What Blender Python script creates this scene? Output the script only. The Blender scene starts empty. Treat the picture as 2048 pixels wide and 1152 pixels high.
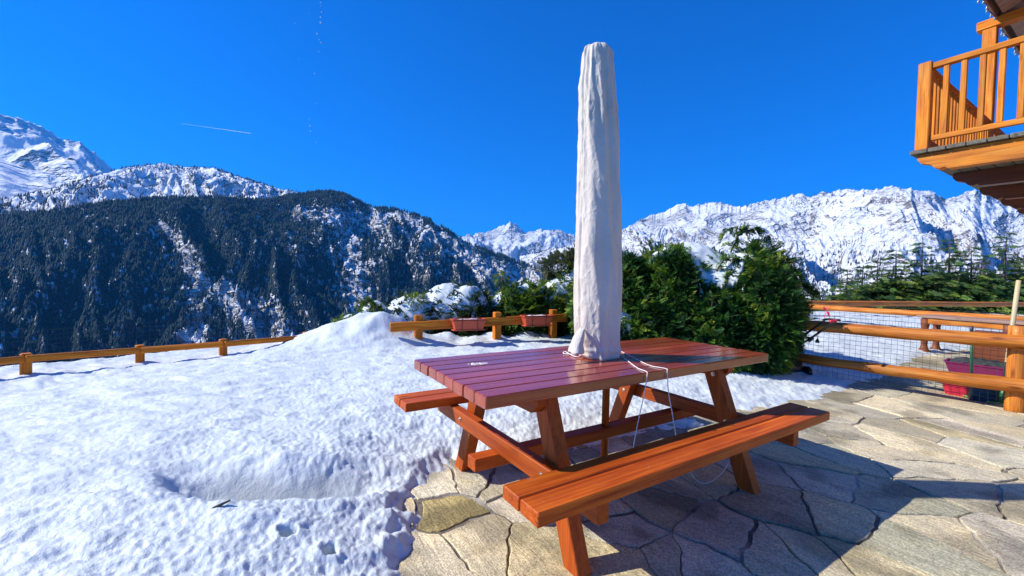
import bpy, math, random
import numpy as np
from mathutils import Matrix, Vector
random.seed(7); RS = np.random.RandomState(11)
sc = bpy.context.scene
COL = sc.collection

# ------------------------------------------------------------------ camera model
F, PIT, ROLL, H = 842.2285, .0279, .0226, 1.2252
TX, TY, YAW = .5897, 2.5563, .5659
CY, SY = math.cos(YAW), math.sin(YAW)
def ray(X, Y):
    a = (X-1024)/F; b = (576-Y)/F
    cr, sr = math.cos(ROLL), math.sin(ROLL); cp, sp = math.cos(PIT), math.sin(PIT)
    x = a*cr-b*sr; u = a*sr+b*cr
    return np.array([x, cp+u*sp, -sp+u*cp])
def gp(X, Y, z=0):
    r = ray(X, Y); t = (z-H)/r[2]; return np.array([0, 0, H])+t*r
def dp(X, Y, d):
    r = ray(X, Y); return np.array([0, 0, H])+d*r/r[1]
def L2W(u, v, z): return np.array([TX+u*CY-v*SY, TY+u*SY+v*CY, z])
def projv(x, y, z):
    z = z-H; cp, sp = math.cos(PIT), math.sin(PIT); cr, sr = math.cos(ROLL), math.sin(ROLL)
    d = np.maximum(y*cp-z*sp, 1e-3); up = y*sp+z*cp
    return 1024+F*(x*cr+up*sr)/d, 576-F*(-x*sr+up*cr)/d

cam = bpy.data.cameras.new('camera'); cam.lens = F/2048*36; cam.sensor_width = 36
cam.clip_start = .05; cam.clip_end = 80000
camo = bpy.data.objects.new('camera', cam); COL.objects.link(camo); sc.camera = camo
_cr, _sr, _cp, _sp = math.cos(ROLL), math.sin(ROLL), math.cos(PIT), math.sin(PIT)
up0 = Vector((0, _sp, _cp)); fw = Vector((0, _cp, -_sp)); rt0 = Vector((1, 0, 0))
rt = rt0*_cr+up0*_sr; upv = -rt0*_sr+up0*_cr
M = Matrix((rt, upv, -fw)).transposed().to_4x4(); M.translation = Vector((0, 0, H)); camo.matrix_world = M

# ------------------------------------------------------------------ noise
_perm = np.random.RandomState(3).permutation(4096).astype(np.int64)
_ga = np.random.RandomState(4).rand(4096)*2*np.pi
_gx, _gy = np.cos(_ga), np.sin(_ga)
def perlin(x, y, seed=0):
    x = np.asarray(x, float)+seed*17.31; y = np.asarray(y, float)+seed*9.77
    xi = np.floor(x).astype(np.int64); yi = np.floor(y).astype(np.int64)
    xf = x-xi; yf = y-yi
    def g(ix, iy, dx, dy):
        h = _perm[(_perm[ix & 4095]+iy) & 4095]; return _gx[h]*dx+_gy[h]*dy
    u = xf*xf*xf*(xf*(xf*6-15)+10); v = yf*yf*yf*(yf*(yf*6-15)+10)
    a = g(xi, yi, xf, yf); b = g(xi+1, yi, xf-1, yf); c = g(xi, yi+1, xf, yf-1); d = g(xi+1, yi+1, xf-1, yf-1)
    return (a+(b-a)*u+(c-a)*v+(a-b-c+d)*u*v)*1.5
def fbm(x, y, o=4, seed=0, gain=.5, lac=2.03):
    s = 0; a = 1; t = 0
    for i in range(o):
        s = s+a*perlin(x, y, seed+i*3); t += a; a *= gain; x = x*lac; y = y*lac
    return s/t
def ridged(x, y, o=5, seed=0, gain=.55, lac=2.1):
    s = 0; a = 1; t = 0; w = 1
    for i in range(o):
        n = 1-np.abs(perlin(x, y, seed+i*5)); n = n*n
        s = s+a*n*w; w = np.clip(n*1.4, 0, 1); t += a; a *= gain; x = x*lac; y = y*lac
    return s/t
def smooth(a, b, x):
    t = np.clip((x-a)/(b-a), 0, 1); return t*t*(3-2*t)
def poly_dist(x, y, pts):
    """distance to an open polyline and sign (+ on its left)"""
    best = np.full(x.shape, 1e9); sg = np.ones(x.shape)
    for (ax, ay), (bx, by) in zip(pts[:-1], pts[1:]):
        dx, dy = bx-ax, by-ay
        t = np.clip(((x-ax)*dx+(y-ay)*dy)/(dx*dx+dy*dy), 0, 1)
        ex, ey = x-ax-t*dx, y-ay-t*dy; d = np.hypot(ex, ey)
        c = dx*(y-ay)-dy*(x-ax)
        m = d < best-1e-9
        best = np.where(m, d, best); sg = np.where(m, np.where(c >= 0, 1, -1), sg)
    return best*sg

# ------------------------------------------------------------------ materials
def new_mat(name):
    m = bpy.data.materials.new(name); m.use_nodes = True
    nt = m.node_tree; b = nt.nodes['Principled BSDF']
    return m, nt, b
def nd(nt, t, **kw):
    n = nt.nodes.new(t)
    for k, v in kw.items():
        if k.startswith('i_'):
            n.inputs[k[2:].replace('_', ' ')].default_value = v
        else: setattr(n, k, v)
    return n
def ramp(nt, fac, stops, interp='LINEAR'):
    r = nt.nodes.new('ShaderNodeValToRGB'); r.color_ramp.interpolation = interp
    e = r.color_ramp.elements
    while len(e) < len(stops): e.new(.5)
    for q, (p, c) in zip(e, stops):
        q.position = p; q.color = (c[0], c[1], c[2], 1) if hasattr(c, '__len__') else (c, c, c, 1)
    nt.links.new(fac, r.inputs[0]); return r.outputs[0]
def mixc(nt, fac, a, b, mode='MIX'):
    m = nt.nodes.new('ShaderNodeMix'); m.data_type = 'RGBA'; m.blend_type = mode
    for idx, v in ((0, fac), (6, a), (7, b)):
        if hasattr(v, 'node'): nt.links.new(v, m.inputs[idx])
        elif idx == 0: m.inputs[0].default_value = v
        else: m.inputs[idx].default_value = (v[0], v[1], v[2], 1)
    return m.outputs[2]
def noise(nt, vec, scale, detail=4, rough=.55, dist=0):
    n = nt.nodes.new('ShaderNodeTexNoise'); n.inputs['Scale'].default_value = scale
    n.inputs['Detail'].default_value = detail; n.inputs['Roughness'].default_value = rough; n.inputs['Distortion'].default_value = dist
    if vec is not None: nt.links.new(vec, n.inputs['Vector'])
    return n.outputs['Fac']
def mapping(nt, vec, scale=(1, 1, 1), rot=(0, 0, 0)):
    m = nt.nodes.new('ShaderNodeMapping'); m.inputs['Scale'].default_value = scale; m.inputs['Rotation'].default_value = rot
    nt.links.new(vec, m.inputs['Vector']); return m.outputs[0]
def attr(nt, name, out='Vector'):
    a = nt.nodes.new('ShaderNodeAttribute'); a.attribute_name = name; return a.outputs[out]
def bump(nt, b, h, strength=.3, dist=.01, prev=None):
    n = nt.nodes.new('ShaderNodeBump'); n.inputs['Strength'].default_value = strength; n.inputs['Distance'].default_value = dist
    nt.links.new(h, n.inputs['Height'])
    if prev is not None: nt.links.new(prev, n.inputs['Normal'])
    nt.links.new(n.outputs[0], b.inputs['Normal']); return n.outputs[0]
def math_(nt, op, a, b=None):
    m = nt.nodes.new('ShaderNodeMath'); m.operation = op
    for i, v in enumerate((a, b)):
        if v is None: continue
        if hasattr(v, 'node'): nt.links.new(v, m.inputs[i])
        else: m.inputs[i].default_value = v
    return m.outputs[0]

def wood(name, dark, mid, light, rough=.4, coat=0., worn=0., bstr=.15, knots=True, spec=.5):
    m, nt, b = new_mat(name); g = attr(nt, 'gr')
    v1 = mapping(nt, g, (1.2, 14, 14)); n1 = noise(nt, v1, 2.2, 5, .6, .4)
    v2 = mapping(nt, g, (.7, 60, 60)); n2 = noise(nt, v2, 2.0, 3, .6)
    v3 = mapping(nt, g, (.8, 2.5, 2.5)); n3 = noise(nt, v3, 1.6, 3, .5)
    c = ramp(nt, n1, [(.28, dark), (.5, mid), (.72, light)])
    c = mixc(nt, .35, c, ramp(nt, n2, [(.35, dark), (.65, light)]))
    c = mixc(nt, 1.0, c, ramp(nt, n3, [(.3, .72), (.7, 1.12)]), 'MULTIPLY')
    n5 = noise(nt, g, .13, 1, .5); c = mixc(nt, 1.0, c, ramp(nt, n5, [(.3, .74), (.7, 1.16)]), 'MULTIPLY')
    if knots:
        vo = nt.nodes.new('ShaderNodeTexVoronoi'); vo.inputs['Scale'].default_value = 1.0
        nt.links.new(mapping(nt, g, (2.2, 7, 7)), vo.inputs['Vector'])
        c = mixc(nt, ramp(nt, vo.outputs['Distance'], [(.06, .75), (.16, 0)]), c, tuple(x*.45 for x in dark))
    if worn:
        n4 = noise(nt, mapping(nt, g, (5, 9, 9)), 3, 6, .7, 1.2)
        c = mixc(nt, ramp(nt, n4, [(.62, 0), (.7, worn)]), c, (.55, .42, .33))
    nt.links.new(c, b.inputs['Base Color'])
    nt.links.new(ramp(nt, n3, [(.3, rough*.8), (.7, min(1, rough*1.35))]), b.inputs['Roughness'])
    b.inputs['Coat Weight'].default_value = coat; b.inputs['Coat Roughness'].default_value = .12
    b.inputs['Specular IOR Level'].default_value = spec
    h = math_(nt, 'ADD', n1, math_(nt, 'MULTIPLY', n2, .6))
    bump(nt, b, h, bstr, .004)
    return m
W_TOP = wood('varnished_mahogany', (.26, .024, .005), (.40, .052, .010), (.52, .10, .018), .22, .4, 0, .12, False)
W_BENCH = wood('varnished_red_wood', (.26, .024, .002), (.54, .082, .005), (.72, .18, .014), .5, .0, .22, .25, True, .25)
W_LEG = wood('brown_red_wood', (.30, .034, .004), (.48, .08, .006), (.62, .14, .012), .5, .0, 0, .25, True, .25)
W_FENCE = wood('honey_wood', (.30, .05, .004), (.66, .165, .007), (.84, .32, .025), .55, 0, 0, .45, True, .25)
W_LOG = wood('peeled_log_wood', (.20, .036, .003), (.62, .16, .009), (.82, .36, .06), .55, .05, .2, .9, True, .3)
W_BALC = wood('larch_wood', (.36, .068, .005), (.74, .21, .012), (.88, .38, .05), .6, 0, 0, .4, True, .25)
W_JOIST = wood('brown_and_shaded_wood', (.12, .028, .008), (.21, .052, .013), (.30, .085, .02), .6, 0, 0, .3)  # dark brown timber; also carries the painted shade of the rear joists
W_GREY = wood('weathered_grey_wood', (.09, .075, .05), (.17, .145, .10), (.28, .24, .17), .8, 0, 0, .5)
W_PALE = wood('pale_pole_wood', (.5, .38, .18), (.62, .5, .27), (.72, .6, .36), .6, 0, 0, .2)
W_SOFFIT = wood('pinkish_soffit_wood', (.30, .17, .12), (.42, .26, .20), (.52, .34, .26), .7, 0, 0, .3)

def plain(name, col, rough=.5, metal=0, var=.15, bs=0, scale=12, spec=.5):
    m, nt, b = new_mat(name)
    tc = nt.nodes.new('ShaderNodeTexCoord'); n = noise(nt, tc.outputs['Object'], scale, 5, .6)
    c = ramp(nt, n, [(.3, tuple(x*(1-var) for x in col)), (.7, tuple(min(1, x*(1+var)) for x in col))])
    nt.links.new(c, b.inputs['Base Color']); b.inputs['Roughness'].default_value = rough; b.inputs['Metallic'].default_value = metal
    b.inputs['Specular IOR Level'].default_value = spec
    if bs: bump(nt, b, n, bs, .01)
    return m
M_BOLT = plain('zinc_bolt', (.55, .52, .46), .35, 1)
M_WIRE = plain('dark_wire', (.06, .065, .07), .5, .3)
M_BLACK = plain('black_plastic', (.012, .012, .013), .4)
M_TERRA = plain('terracotta_plastic', (.52, .075, .03), .5, 0, .12)
M_CORD = plain('white_cord', (.78, .75, .68), .8)
M_MAG = plain('magenta_plastic', (.20, .008, .085), .45)
M_PINK = plain('pink_plastic', (.62, .025, .06), .45)
M_BLUE = plain('blue_plastic', (.012, .06, .17), .35)
M_GREEN = plain('green_plastic', (.02, .12, .05), .4)
M_LIME = plain('green_cord', (.1, .5, .12), .5)
M_RED = plain('red_plastic', (.75, .02, .05), .4)
M_BARK = plain('bark', (.10, .075, .055), .9, 0, .4, .6, 30)
M_DROPP = plain('chalky_white', (.72, .66, .62), .9, 0, .3, .3, 60)
M_DECK = plain('mower_black', (.014, .015, .016), .35)
M_TWIG = plain('dead_leaf', (.05, .04, .03), .9)
M_BULB = plain('bulb_glass', (.28, .33, .38), .08, 0, .05)
M_PLASTER = plain('plaster', (.62, .55, .45), .9, 0, .1, .3, 8)
M_TILE = plain('roof_slate', (.16, .15, .14), .8, 0, .4, .5, 3)
M_CARD = plain('dark_cloth', (.03, .035, .035), .8, 0, .4, .4, 30)

def snow_mat(name, fine=1.0, ice=False, tint=(.655, .71, .71)):
    m, nt, b = new_mat(name)
    tc = nt.nodes.new('ShaderNodeTexCoord'); o = tc.outputs['Object']
    n0 = noise(nt, o, 2.2, 4, .6); n1 = noise(nt, o, 38, 5, .7); n2 = noise(nt, o, 110, 3, .65)
    c = ramp(nt, n0, [(.3, tuple(x*.95 for x in tint)), (.7, tint)])
    ic = attr(nt, 'Col', 'Color'); sp_ = nt.nodes.new('ShaderNodeSeparateColor'); nt.links.new(ic, sp_.inputs[0])
    if ice: c = mixc(nt, sp_.outputs[0], c, (.36, .40, .42))
    nt.links.new(c, b.inputs['Base Color'])
    nt.links.new(ramp(nt, n2, [(.45, .65), (.75, .22)]), b.inputs['Roughness'])
    b.inputs['Specular IOR Level'].default_value = .45
    b.inputs['Subsurface Weight'].default_value = .0
    p = bump(nt, b, n1, .42*fine, .02); bump(nt, b, n2, .5*fine, .006, p)
    return m
M_SNOW = snow_mat('granular_snow', 1.0, True); M_SNOWS = snow_mat('soft_snow', .45)

def stone_mat():
    m, nt, b = new_mat('flagstone')
    geo = nt.nodes.new('ShaderNodeNewGeometry'); p = geo.outputs['Position']
    pr = mapping(nt, p, (1, 1, 1), (0, 0, -YAW))
    c = attr(nt, 'Col', 'Color')
    st = noise(nt, mapping(nt, pr, (14, 2.2, 14)), 1.6, 6, .65, .6)     # cleft layers running along one way
    sp = noise(nt, p, 130, 3, .7); n0 = noise(nt, p, 5, 5, .6)
    gr = noise(nt, p, 45, 4, .7)
    c = mixc(nt, .9, c, ramp(nt, st, [(.25, (.80, .78, .73)), (.5, (1.18, 1.17, 1.13)), (.75, (1.42, 1.38, 1.26))]), 'MULTIPLY')
    c = mixc(nt, .8, c, ramp(nt, n0, [(.3, (.74, .76, .78)), (.5, (1, 1, 1)), (.7, (1.15, 1.10, .96))]), 'MULTIPLY')
    c = mixc(nt, .8, c, ramp(nt, sp, [(.36, .5), (.5, 1.05), (.66, 1.5)]), 'MULTIPLY')
    c = mixc(nt, .6, c, ramp(nt, gr, [(.34, .62), (.5, 1.0), (.68, 1.25)]), 'MULTIPLY')
    rust = noise(nt, p, 7, 6, .7, .5)
    c = mixc(nt, ramp(nt, rust, [(.62, 0), (.72, .55)]), c, (.20, .13, .07))
    nt.links.new(c, b.inputs['Base Color']); b.inputs['Roughness'].default_value = .7; b.inputs['Specular IOR Level'].default_value = .35
    h = math_(nt, 'ADD', math_(nt, 'MULTIPLY', st, 1.0), math_(nt, 'MULTIPLY', gr, .35))
    q = bump(nt, b, h, .85, .014); bump(nt, b, sp, .5, .004, q)
    return m
M_STONE = stone_mat()
def mortar_mat():
    m, nt, b = new_mat('mortar')
    geo = nt.nodes.new('ShaderNodeNewGeometry'); p = geo.outputs['Position']
    n = noise(nt, p, 14, 6, .7); n2 = noise(nt, p, 1.6, 3, .5); n3 = noise(nt, p, 60, 4, .7)
    c = ramp(nt, n, [(.3, (.08, .066, .048)), (.55, (.19, .16, .115)), (.75, (.33, .285, .21))])
    c = mixc(nt, .7, c, ramp(nt, n3, [(.35, .6), (.65, 1.3)]), 'MULTIPLY')
    c = mixc(nt, ramp(nt, n2, [(.50, 0), (.62, .85)]), c, (.52, .49, .42))
    nt.links.new(c, b.inputs['Base Color']); b.inputs['Roughness'].default_value = .75
    bump(nt, b, math_(nt, 'ADD', n, n3), .7, .012)
    return m
M_MORTAR = mortar_mat()

def cloth_mat():
    m, nt, b = new_mat('cream_cover_fabric')
    tc = nt.nodes.new('ShaderNodeTexCoord'); o = tc.outputs['Object']
    n0 = noise(nt, o, 3, 4, .6); n1 = noise(nt, mapping(nt, o, (1, 1, .45)), 22, 5, .6, 1.4)
    w = nt.nodes.new('ShaderNodeTexWave'); w.inputs['Scale'].default_value = 160; w.inputs['Distortion'].default_value = .4
    nt.links.new(o, w.inputs['Vector'])
    c = ramp(nt, n0, [(.3, (.58, .505, .42)), (.55, (.66, .585, .49)), (.7, (.72, .645, .55))])
    nt.links.new(c, b.inputs['Base Color']); b.inputs['Roughness'].default_value = .72; b.inputs['Specular IOR Level'].default_value = .3
    cr = ramp(nt, n1, [(.35, 0), (.5, 1), (.65, .1)])
    bump(nt, b, cr, .3, .006)
    return m
M_CLOTH = cloth_mat()

def leaf_mat(name, rough=.6):
    m, nt, b = new_mat(name)
    c = attr(nt, 'Col', 'Color'); nt.links.new(c, b.inputs['Base Color'])
    b.inputs['Roughness'].default_value = rough; b.inputs['Specular IOR Level'].default_value = .3
    tr = nt.nodes.new('ShaderNodeBsdfTranslucent'); nt.links.new(c, tr.inputs[0])
    mx = nt.nodes.new('ShaderNodeMixShader'); mx.inputs[0].default_value = .3
    out = nt.nodes['Material Output']
    nt.links.new(b.outputs[0], mx.inputs[1]); nt.links.new(tr.outputs[0], mx.inputs[2]); nt.links.new(mx.outputs[0], out.inputs[0])
    return m
M_LEAF = leaf_mat('conifer_foliage')

def mountain_mat(name, snow=.5, rock_lo=(.07, .065, .06), rock_hi=(.21, .18, .15), nscale=1/140., slope0=.55, slope1=.8, bd=14., bstr=1.0, stretch=(1, 1, 1), snow_col=(.80, .82, .85)):
    """snow on the flatter ground, rock and scrub breaking through where it is steep"""
    m, nt, b = new_mat(name)
    geo = nt.nodes.new('ShaderNodeNewGeometry'); p0 = geo.outputs['Position']; p = mapping(nt, p0, stretch)
    n1 = noise(nt, p, nscale, 6, .55, .6); n2 = noise(nt, p, nscale*5, 6, .65, .3); nm = noise(nt, p0, nscale*.55, 3, .5)
    rg = ramp(nt, n1, [(.3, 0), (.5, 1), (.7, 0)])       # creased ribs and gullies
    msk = ramp(nt, nm, [(.44, .08), (.64, 1)])           # smooth snowfields between broken ground
    h = math_(nt, 'ADD', math_(nt, 'MULTIPLY', rg, .5), n1)
    h = math_(nt, 'ADD', h, math_(nt, 'MULTIPLY', math_(nt, 'MULTIPLY', n2, msk), .24))
    bn = nt.nodes.new('ShaderNodeBump'); bn.inputs['Strength'].default_value = bstr; bn.inputs['Distance'].default_value = bd*5
    nt.links.new(h, bn.inputs['Height']); nt.links.new(bn.outputs[0], b.inputs['Normal'])
    sep = nt.nodes.new('ShaderNodeSeparateXYZ'); nt.links.new(bn.outputs[0], sep.inputs[0])
    f = math_(nt, 'ADD', sep.outputs['Z'], math_(nt, 'MULTIPLY', math_(nt, 'SUBTRACT', n2, .5), .5))
    f = math_(nt, 'SUBTRACT', math_(nt, 'ADD', f, snow-.5), math_(nt, 'MULTIPLY', msk, .22))
    fac = ramp(nt, f, [(slope0, 0), (slope1, 1)])
    rock = ramp(nt, n2, [(.3, rock_lo), (.7, rock_hi)])
    c = mixc(nt, fac, rock, snow_col)
    nt.links.new(c, b.inputs['Base Color']); b.inputs['Roughness'].default_value = .8; b.inputs['Specular IOR Level'].default_value = .1
    return m

# ------------------------------------------------------------------ mesh helpers
def link(name, me, mat, parent=None, loc=None):
    o = bpy.data.objects.new(name, me); COL.objects.link(o)
    if mat is not None:
        for mm in (mat if isinstance(mat, (list, tuple)) else [mat]): me.materials.append(mm)
    if parent is not None: o.parent = parent
    if loc is not None: o.location = loc
    return o
def np_mesh(name, V, Q, smooth_=False, gr=None, col=None, matidx=None):
    """V (n,3); Q list of faces or array (m,k)"""
    V = np.asarray(V, np.float32)
    me = bpy.data.meshes.new(name)
    if isinstance(Q, np.ndarray):
        m, k = Q.shape
        me.vertices.add(len(V)); me.vertices.foreach_set('co', V.ravel())
        me.loops.add(m*k); me.loops.foreach_set('vertex_index', Q.astype(np.int32).ravel())
        me.polygons.add(m); me.polygons.foreach_set('loop_start', np.arange(0, m*k, k, dtype=np.int32))
        try: me.polygons.foreach_set('loop_total', np.full(m, k, np.int32))
        except Exception: pass
        me.update(calc_edges=True)
    else:
        me.from_pydata([tuple(map(float, v)) for v in V], [], [tuple(int(i) for i in f) for f in Q]); me.update()
    if smooth_: me.polygons.foreach_set('use_smooth', np.ones(len(me.polygons), bool))
    if matidx is not None: me.polygons.foreach_set('material_index', np.asarray(matidx, np.int32))
    if gr is not None:
        a = me.attributes.new('gr', 'FLOAT_VECTOR', 'POINT'); a.data.foreach_set('vector', np.asarray(gr, np.float32).ravel())
    if col is not None:
        a = me.attributes.new('Col', 'FLOAT_COLOR', 'POINT')
        c4 = np.ones((len(V), 4), np.float32); c4[:, :3] = col; a.data.foreach_set('color', c4.ravel())
    return me
class MB:
    def __init__(s): s.V = []; s.Fc = []; s.G = []
    def add(s, V, Fs, G=None):
        n = len(s.V); s.V += [tuple(map(float, v)) for v in V]; s.Fc += [tuple(i+n for i in f) for f in Fs]
        s.G += [tuple(map(float, g)) for g in (V if G is None else G)]
    def beam(s, p0, p1, w, h, up=(0, 0, 1), ch=.004, ends=None):
        """bevelled timber from p0 to p1; w along side, h along up"""
        p0 = np.array(p0, float); p1 = np.array(p1, float); d = p1-p0; L = np.linalg.norm(d); d = d/L
        up = np.array(up, float); sd = np.cross(up, d); sd /= np.linalg.norm(sd); u = np.cross(d, sd)
        def ring(t, k):
            a, b2 = w/2-k, h/2-k; c = ch
            pts = [(-a+c, -b2), (a-c, -b2), (a, -b2+c), (a, b2-c), (a-c, b2), (-a+c, b2), (-a, b2-c), (-a, -b2+c)]
            return [p0+d*t+sd*x+u*y for x, y in pts], [(t, x, y) for x, y in pts]
        off = np.array([random.uniform(0, 50) for _ in range(3)])
        V = []; G = []; Fs = []
        for t, k in ((0, ch*.7), (ch*.7, 0), (L-ch*.7, 0), (L, ch*.7)):
            a, g = ring(t, k); V += a; G += [np.array(q)+off for q in g]
        for r in range(3):
            for i in range(8):
                j = (i+1) % 8; Fs.append((r*8+i, r*8+j, r*8+8+j, r*8+8+i))
        Fs.append(tuple(range(7, -1, -1))); Fs.append(tuple(range(24, 32)))
        s.add(V, Fs, G)
    def prism(s, pts, p0, ax, ay, depth, ch=0):
        """polygon pts (2d) in plane ax, ay at p0, extruded along depth vector; grain along ax"""
        p0 = np.array(p0, float); ax = np.array(ax, float); ay = np.array(ay, float); dv = np.array(depth, float)
        n = len(pts); off = np.array([random.uniform(0, 50) for _ in range(3)])
        V = [p0+ax*x+ay*y for x, y in pts]+[p0+ax*x+ay*y+dv for x, y in pts]
        dl = np.linalg.norm(dv); G = [np.array((x, y, 0))+off for x, y in pts]+[np.array((x, y, dl))+off for x, y in pts]
        Fs = [tuple(range(n-1, -1, -1)), tuple(range(n, 2*n))]+[(i, (i+1) % n, n+(i+1) % n, n+i) for i in range(n)]
        s.add(V, Fs, G)
    def tube(s, pts, r, n=6, cap=True, noise_=0):
        pts = [np.array(p, float) for p in pts]; V = []; G = []; Fs = []; L = 0
        off = np.array([random.uniform(0, 50) for _ in range(3)])
        rr = r if hasattr(r, '__len__') else [r]*len(pts)
        prev = None
        for i, p in enumerate(pts):
            d = (pts[min(i+1, len(pts)-1)]-pts[max(i-1, 0)]); d = d/(np.linalg.norm(d)+1e-12)
            if prev is None:
                a = np.array((0, 0, 1.)) if abs(d[2]) < .9 else np.array((1., 0, 0)); a = np.cross(d, a)
            else: a = prev-d*np.dot(prev, d)
            a /= np.linalg.norm(a)+1e-12; prev = a; b2 = np.cross(d, a)
            if i: L += np.linalg.norm(p-pts[i-1])
            for k in range(n):
                t = 2*math.pi*k/n; q = rr[i]
                if noise_: q *= 1+noise_*float(perlin(np.array(L*2.5+off[0]), np.array(math.cos(t)*1.3+off[1]+math.sin(t)*1.1)))
                V.append(p+(a*math.cos(t)+b2*math.sin(t))*q); G.append(np.array((L, math.cos(t)*rr[i], math.sin(t)*rr[i]))+off)
        for i in range(len(pts)-1):
            for k in range(n):
                j = (k+1) % n; Fs.append((i*n+k, i*n+j, i*n+n+j, i*n+n+k))
        if cap: Fs.append(tuple(range(n-1, -1, -1))); m = (len(pts)-1)*n; Fs.append(tuple(range(m, m+n)))
        s.add(V, Fs, G)
    def log(s, p0, p1, r0, r1, n=12, seg=14, nz=.12):
        p0 = np.array(p0, float); p1 = np.array(p1, float)
        ts = [0, .004]+list(np.linspace(0, 1, seg)[1:-1])+[.996, 1]
        rs = [r0*.86]+[r0+(r1-r0)*t for t in ts[1:-1]]+[r1*.86]
        d = p1-p0; w = np.cross(d, (0, 0, 1.)); w = w/(np.linalg.norm(w)+1e-9) if np.linalg.norm(w) > 1e-6 else np.array((1., 0, 0))
        ph = random.uniform(0, 9)
        pts = [p0+d*t+np.array((0, 0, 1.))*(.012*math.sin(ph+5*t)*(0 if abs(d[2]) > .5*np.linalg.norm(d) else 1)) for t in ts]
        s.tube(pts, rs, n, True, nz)
    def lathe(s, c, prof, n=20):
        V = []; Fs = []
        for r, z in prof:
            for k in range(n):
                t = 2*math.pi*k/n; V.append((c[0]+r*math.cos(t), c[1]+r*math.sin(t), c[2]+z))
        for i in range(len(prof)-1):
            for k in range(n):
                j = (k+1) % n; Fs.append((i*n+k, i*n+j, i*n+n+j, i*n+n+k))
        Fs.append(tuple(range(n-1, -1, -1))); m = (len(prof)-1)*n; Fs.append(tuple(range(m, m+n)))
        s.add(V, Fs)
    def build(s, name, mat, parent=None, smooth_=False, org=None):
        V = np.array(s.V)
        if org is not None: V = V-np.array(org)
        return link(name, np_mesh(name, V, s.Fc, smooth_, gr=s.G), mat, parent)
def tag(o, label=None, cat=None, group=None, kind=None):
    if label: o['label'] = label
    if cat: o['category'] = cat
    if group: o['group'] = group
    if kind: o['kind'] = kind
    return o
def thing(name, label, cat, loc, group=None, rz=0):
    o = bpy.data.objects.new(name, None); COL.objects.link(o); o.location = tuple(map(float, loc)); o.rotation_euler = (0, 0, rz)
    o.empty_display_size = .2
    return tag(o, label, cat, group)
def structure(name, me, mat):
    o = link(name, me, mat); o['kind'] = 'structure'; return o
def grid_faces(nu, nv):
    i = np.arange(nu-1)[:, None]; j = np.arange(nv-1)[None, :]; a = i*nv+j
    return np.stack([a, a+nv, a+nv+1, a+1], -1).reshape(-1, 4)

# ------------------------------------------------------------------ sky and sun
AZX, AZY, AZZ = -1.238, .019, 1.0
w = bpy.data.worlds.new('World'); sc.world = w; w.use_nodes = True
nt = w.node_tree; bg = nt.nodes['Background']
sky = nt.nodes.new('ShaderNodeTexSky'); sky.sky_type = 'NISHITA'; sky.sun_disc = False
sky.sun_elevation = math.atan2(AZZ, math.hypot(AZX, AZY)); sky.sun_rotation = math.radians(-90)
sky.altitude = 1800; sky.air_density = 1.0; sky.dust_density = .15; sky.ozone_density = 4.0
hs = nt.nodes.new('ShaderNodeHueSaturation'); hs.inputs['Saturation'].default_value = 1.45; hs.inputs['Value'].default_value = 1.0
gm = nt.nodes.new('ShaderNodeMix'); gm.data_type = 'RGBA'; gm.blend_type = 'MULTIPLY'; gm.inputs[0].default_value = 1; gm.inputs[7].default_value = (.10, .55, 1.24, 1)
nt.links.new(sky.outputs[0], gm.inputs[6]); nt.links.new(gm.outputs[2], hs.inputs['Color']); nt.links.new(hs.outputs[0], bg.inputs[0]); bg.inputs[1].default_value = .118
sl = bpy.data.lights.new('sun', 'SUN'); sl.energy = 4.7; sl.angle = math.radians(.53); sl.color = (1, .955, .87)
so = bpy.data.objects.new('sun', sl); COL.objects.link(so)
so.rotation_euler = Vector((AZX, AZY, AZZ)).to_track_quat('Z', 'Y').to_euler(); so.location = (-12, 0, 10)
sc.view_settings.view_transform = 'Standard'; sc.view_settings.look = 'None'; sc.view_settings.exposure = .6; sc.view_settings.gamma = 1
sc.cycles.max_bounces = 6; sc.cycles.diffuse_bounces = 3; sc.cycles.glossy_bounces = 3; sc.cycles.transparent_max_bounces = 8
#@@PARTS
# ================================================================== GROUND, SNOW, PATIO
BD = [(-.9, -3), (-.52, .4), (-.43, 1.3), (-.428, 1.674), (-.429, 1.803), (-.447, 2.045), (-.51, 2.2), (-.504, 2.331), (-.48, 2.593), (-.363, 2.72),
      (.1, 2.84), (.392, 2.958), (.702, 3.149), (.984, 3.373), (1.334, 3.56), (1.708, 3.76), (2.076, 3.973), (2.289, 3.99), (2.542, 4.147), (3.046, 4.408),
      (3.528, 4.635), (4.30, 5.2), (4.976, 5.588), (6.086, 6.546), (7.117, 7.288), (8.838, 8.162), (11.0, 9.0), (26, 14)]
TE = [(-14, -6), (-8.2, 1.2), (-5.75, 4.6), (-4.2, 6.2), (-2.9, 7.6), (-1.6, 9.2), (3, 10.3), (8, 14.2), (20, 17.5), (40, 19)]
holes = [tuple(gp(X, Y, .1)[:2]) for X, Y in ((575, 1085), (660, 1103), (732, 1140))]
mound = [(-2.2, 6.35, .62, .50, .31), (-1.75, 6.5, .45, .45, .22), (-2.75, 6.3, .6, .5, .12)]
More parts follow.
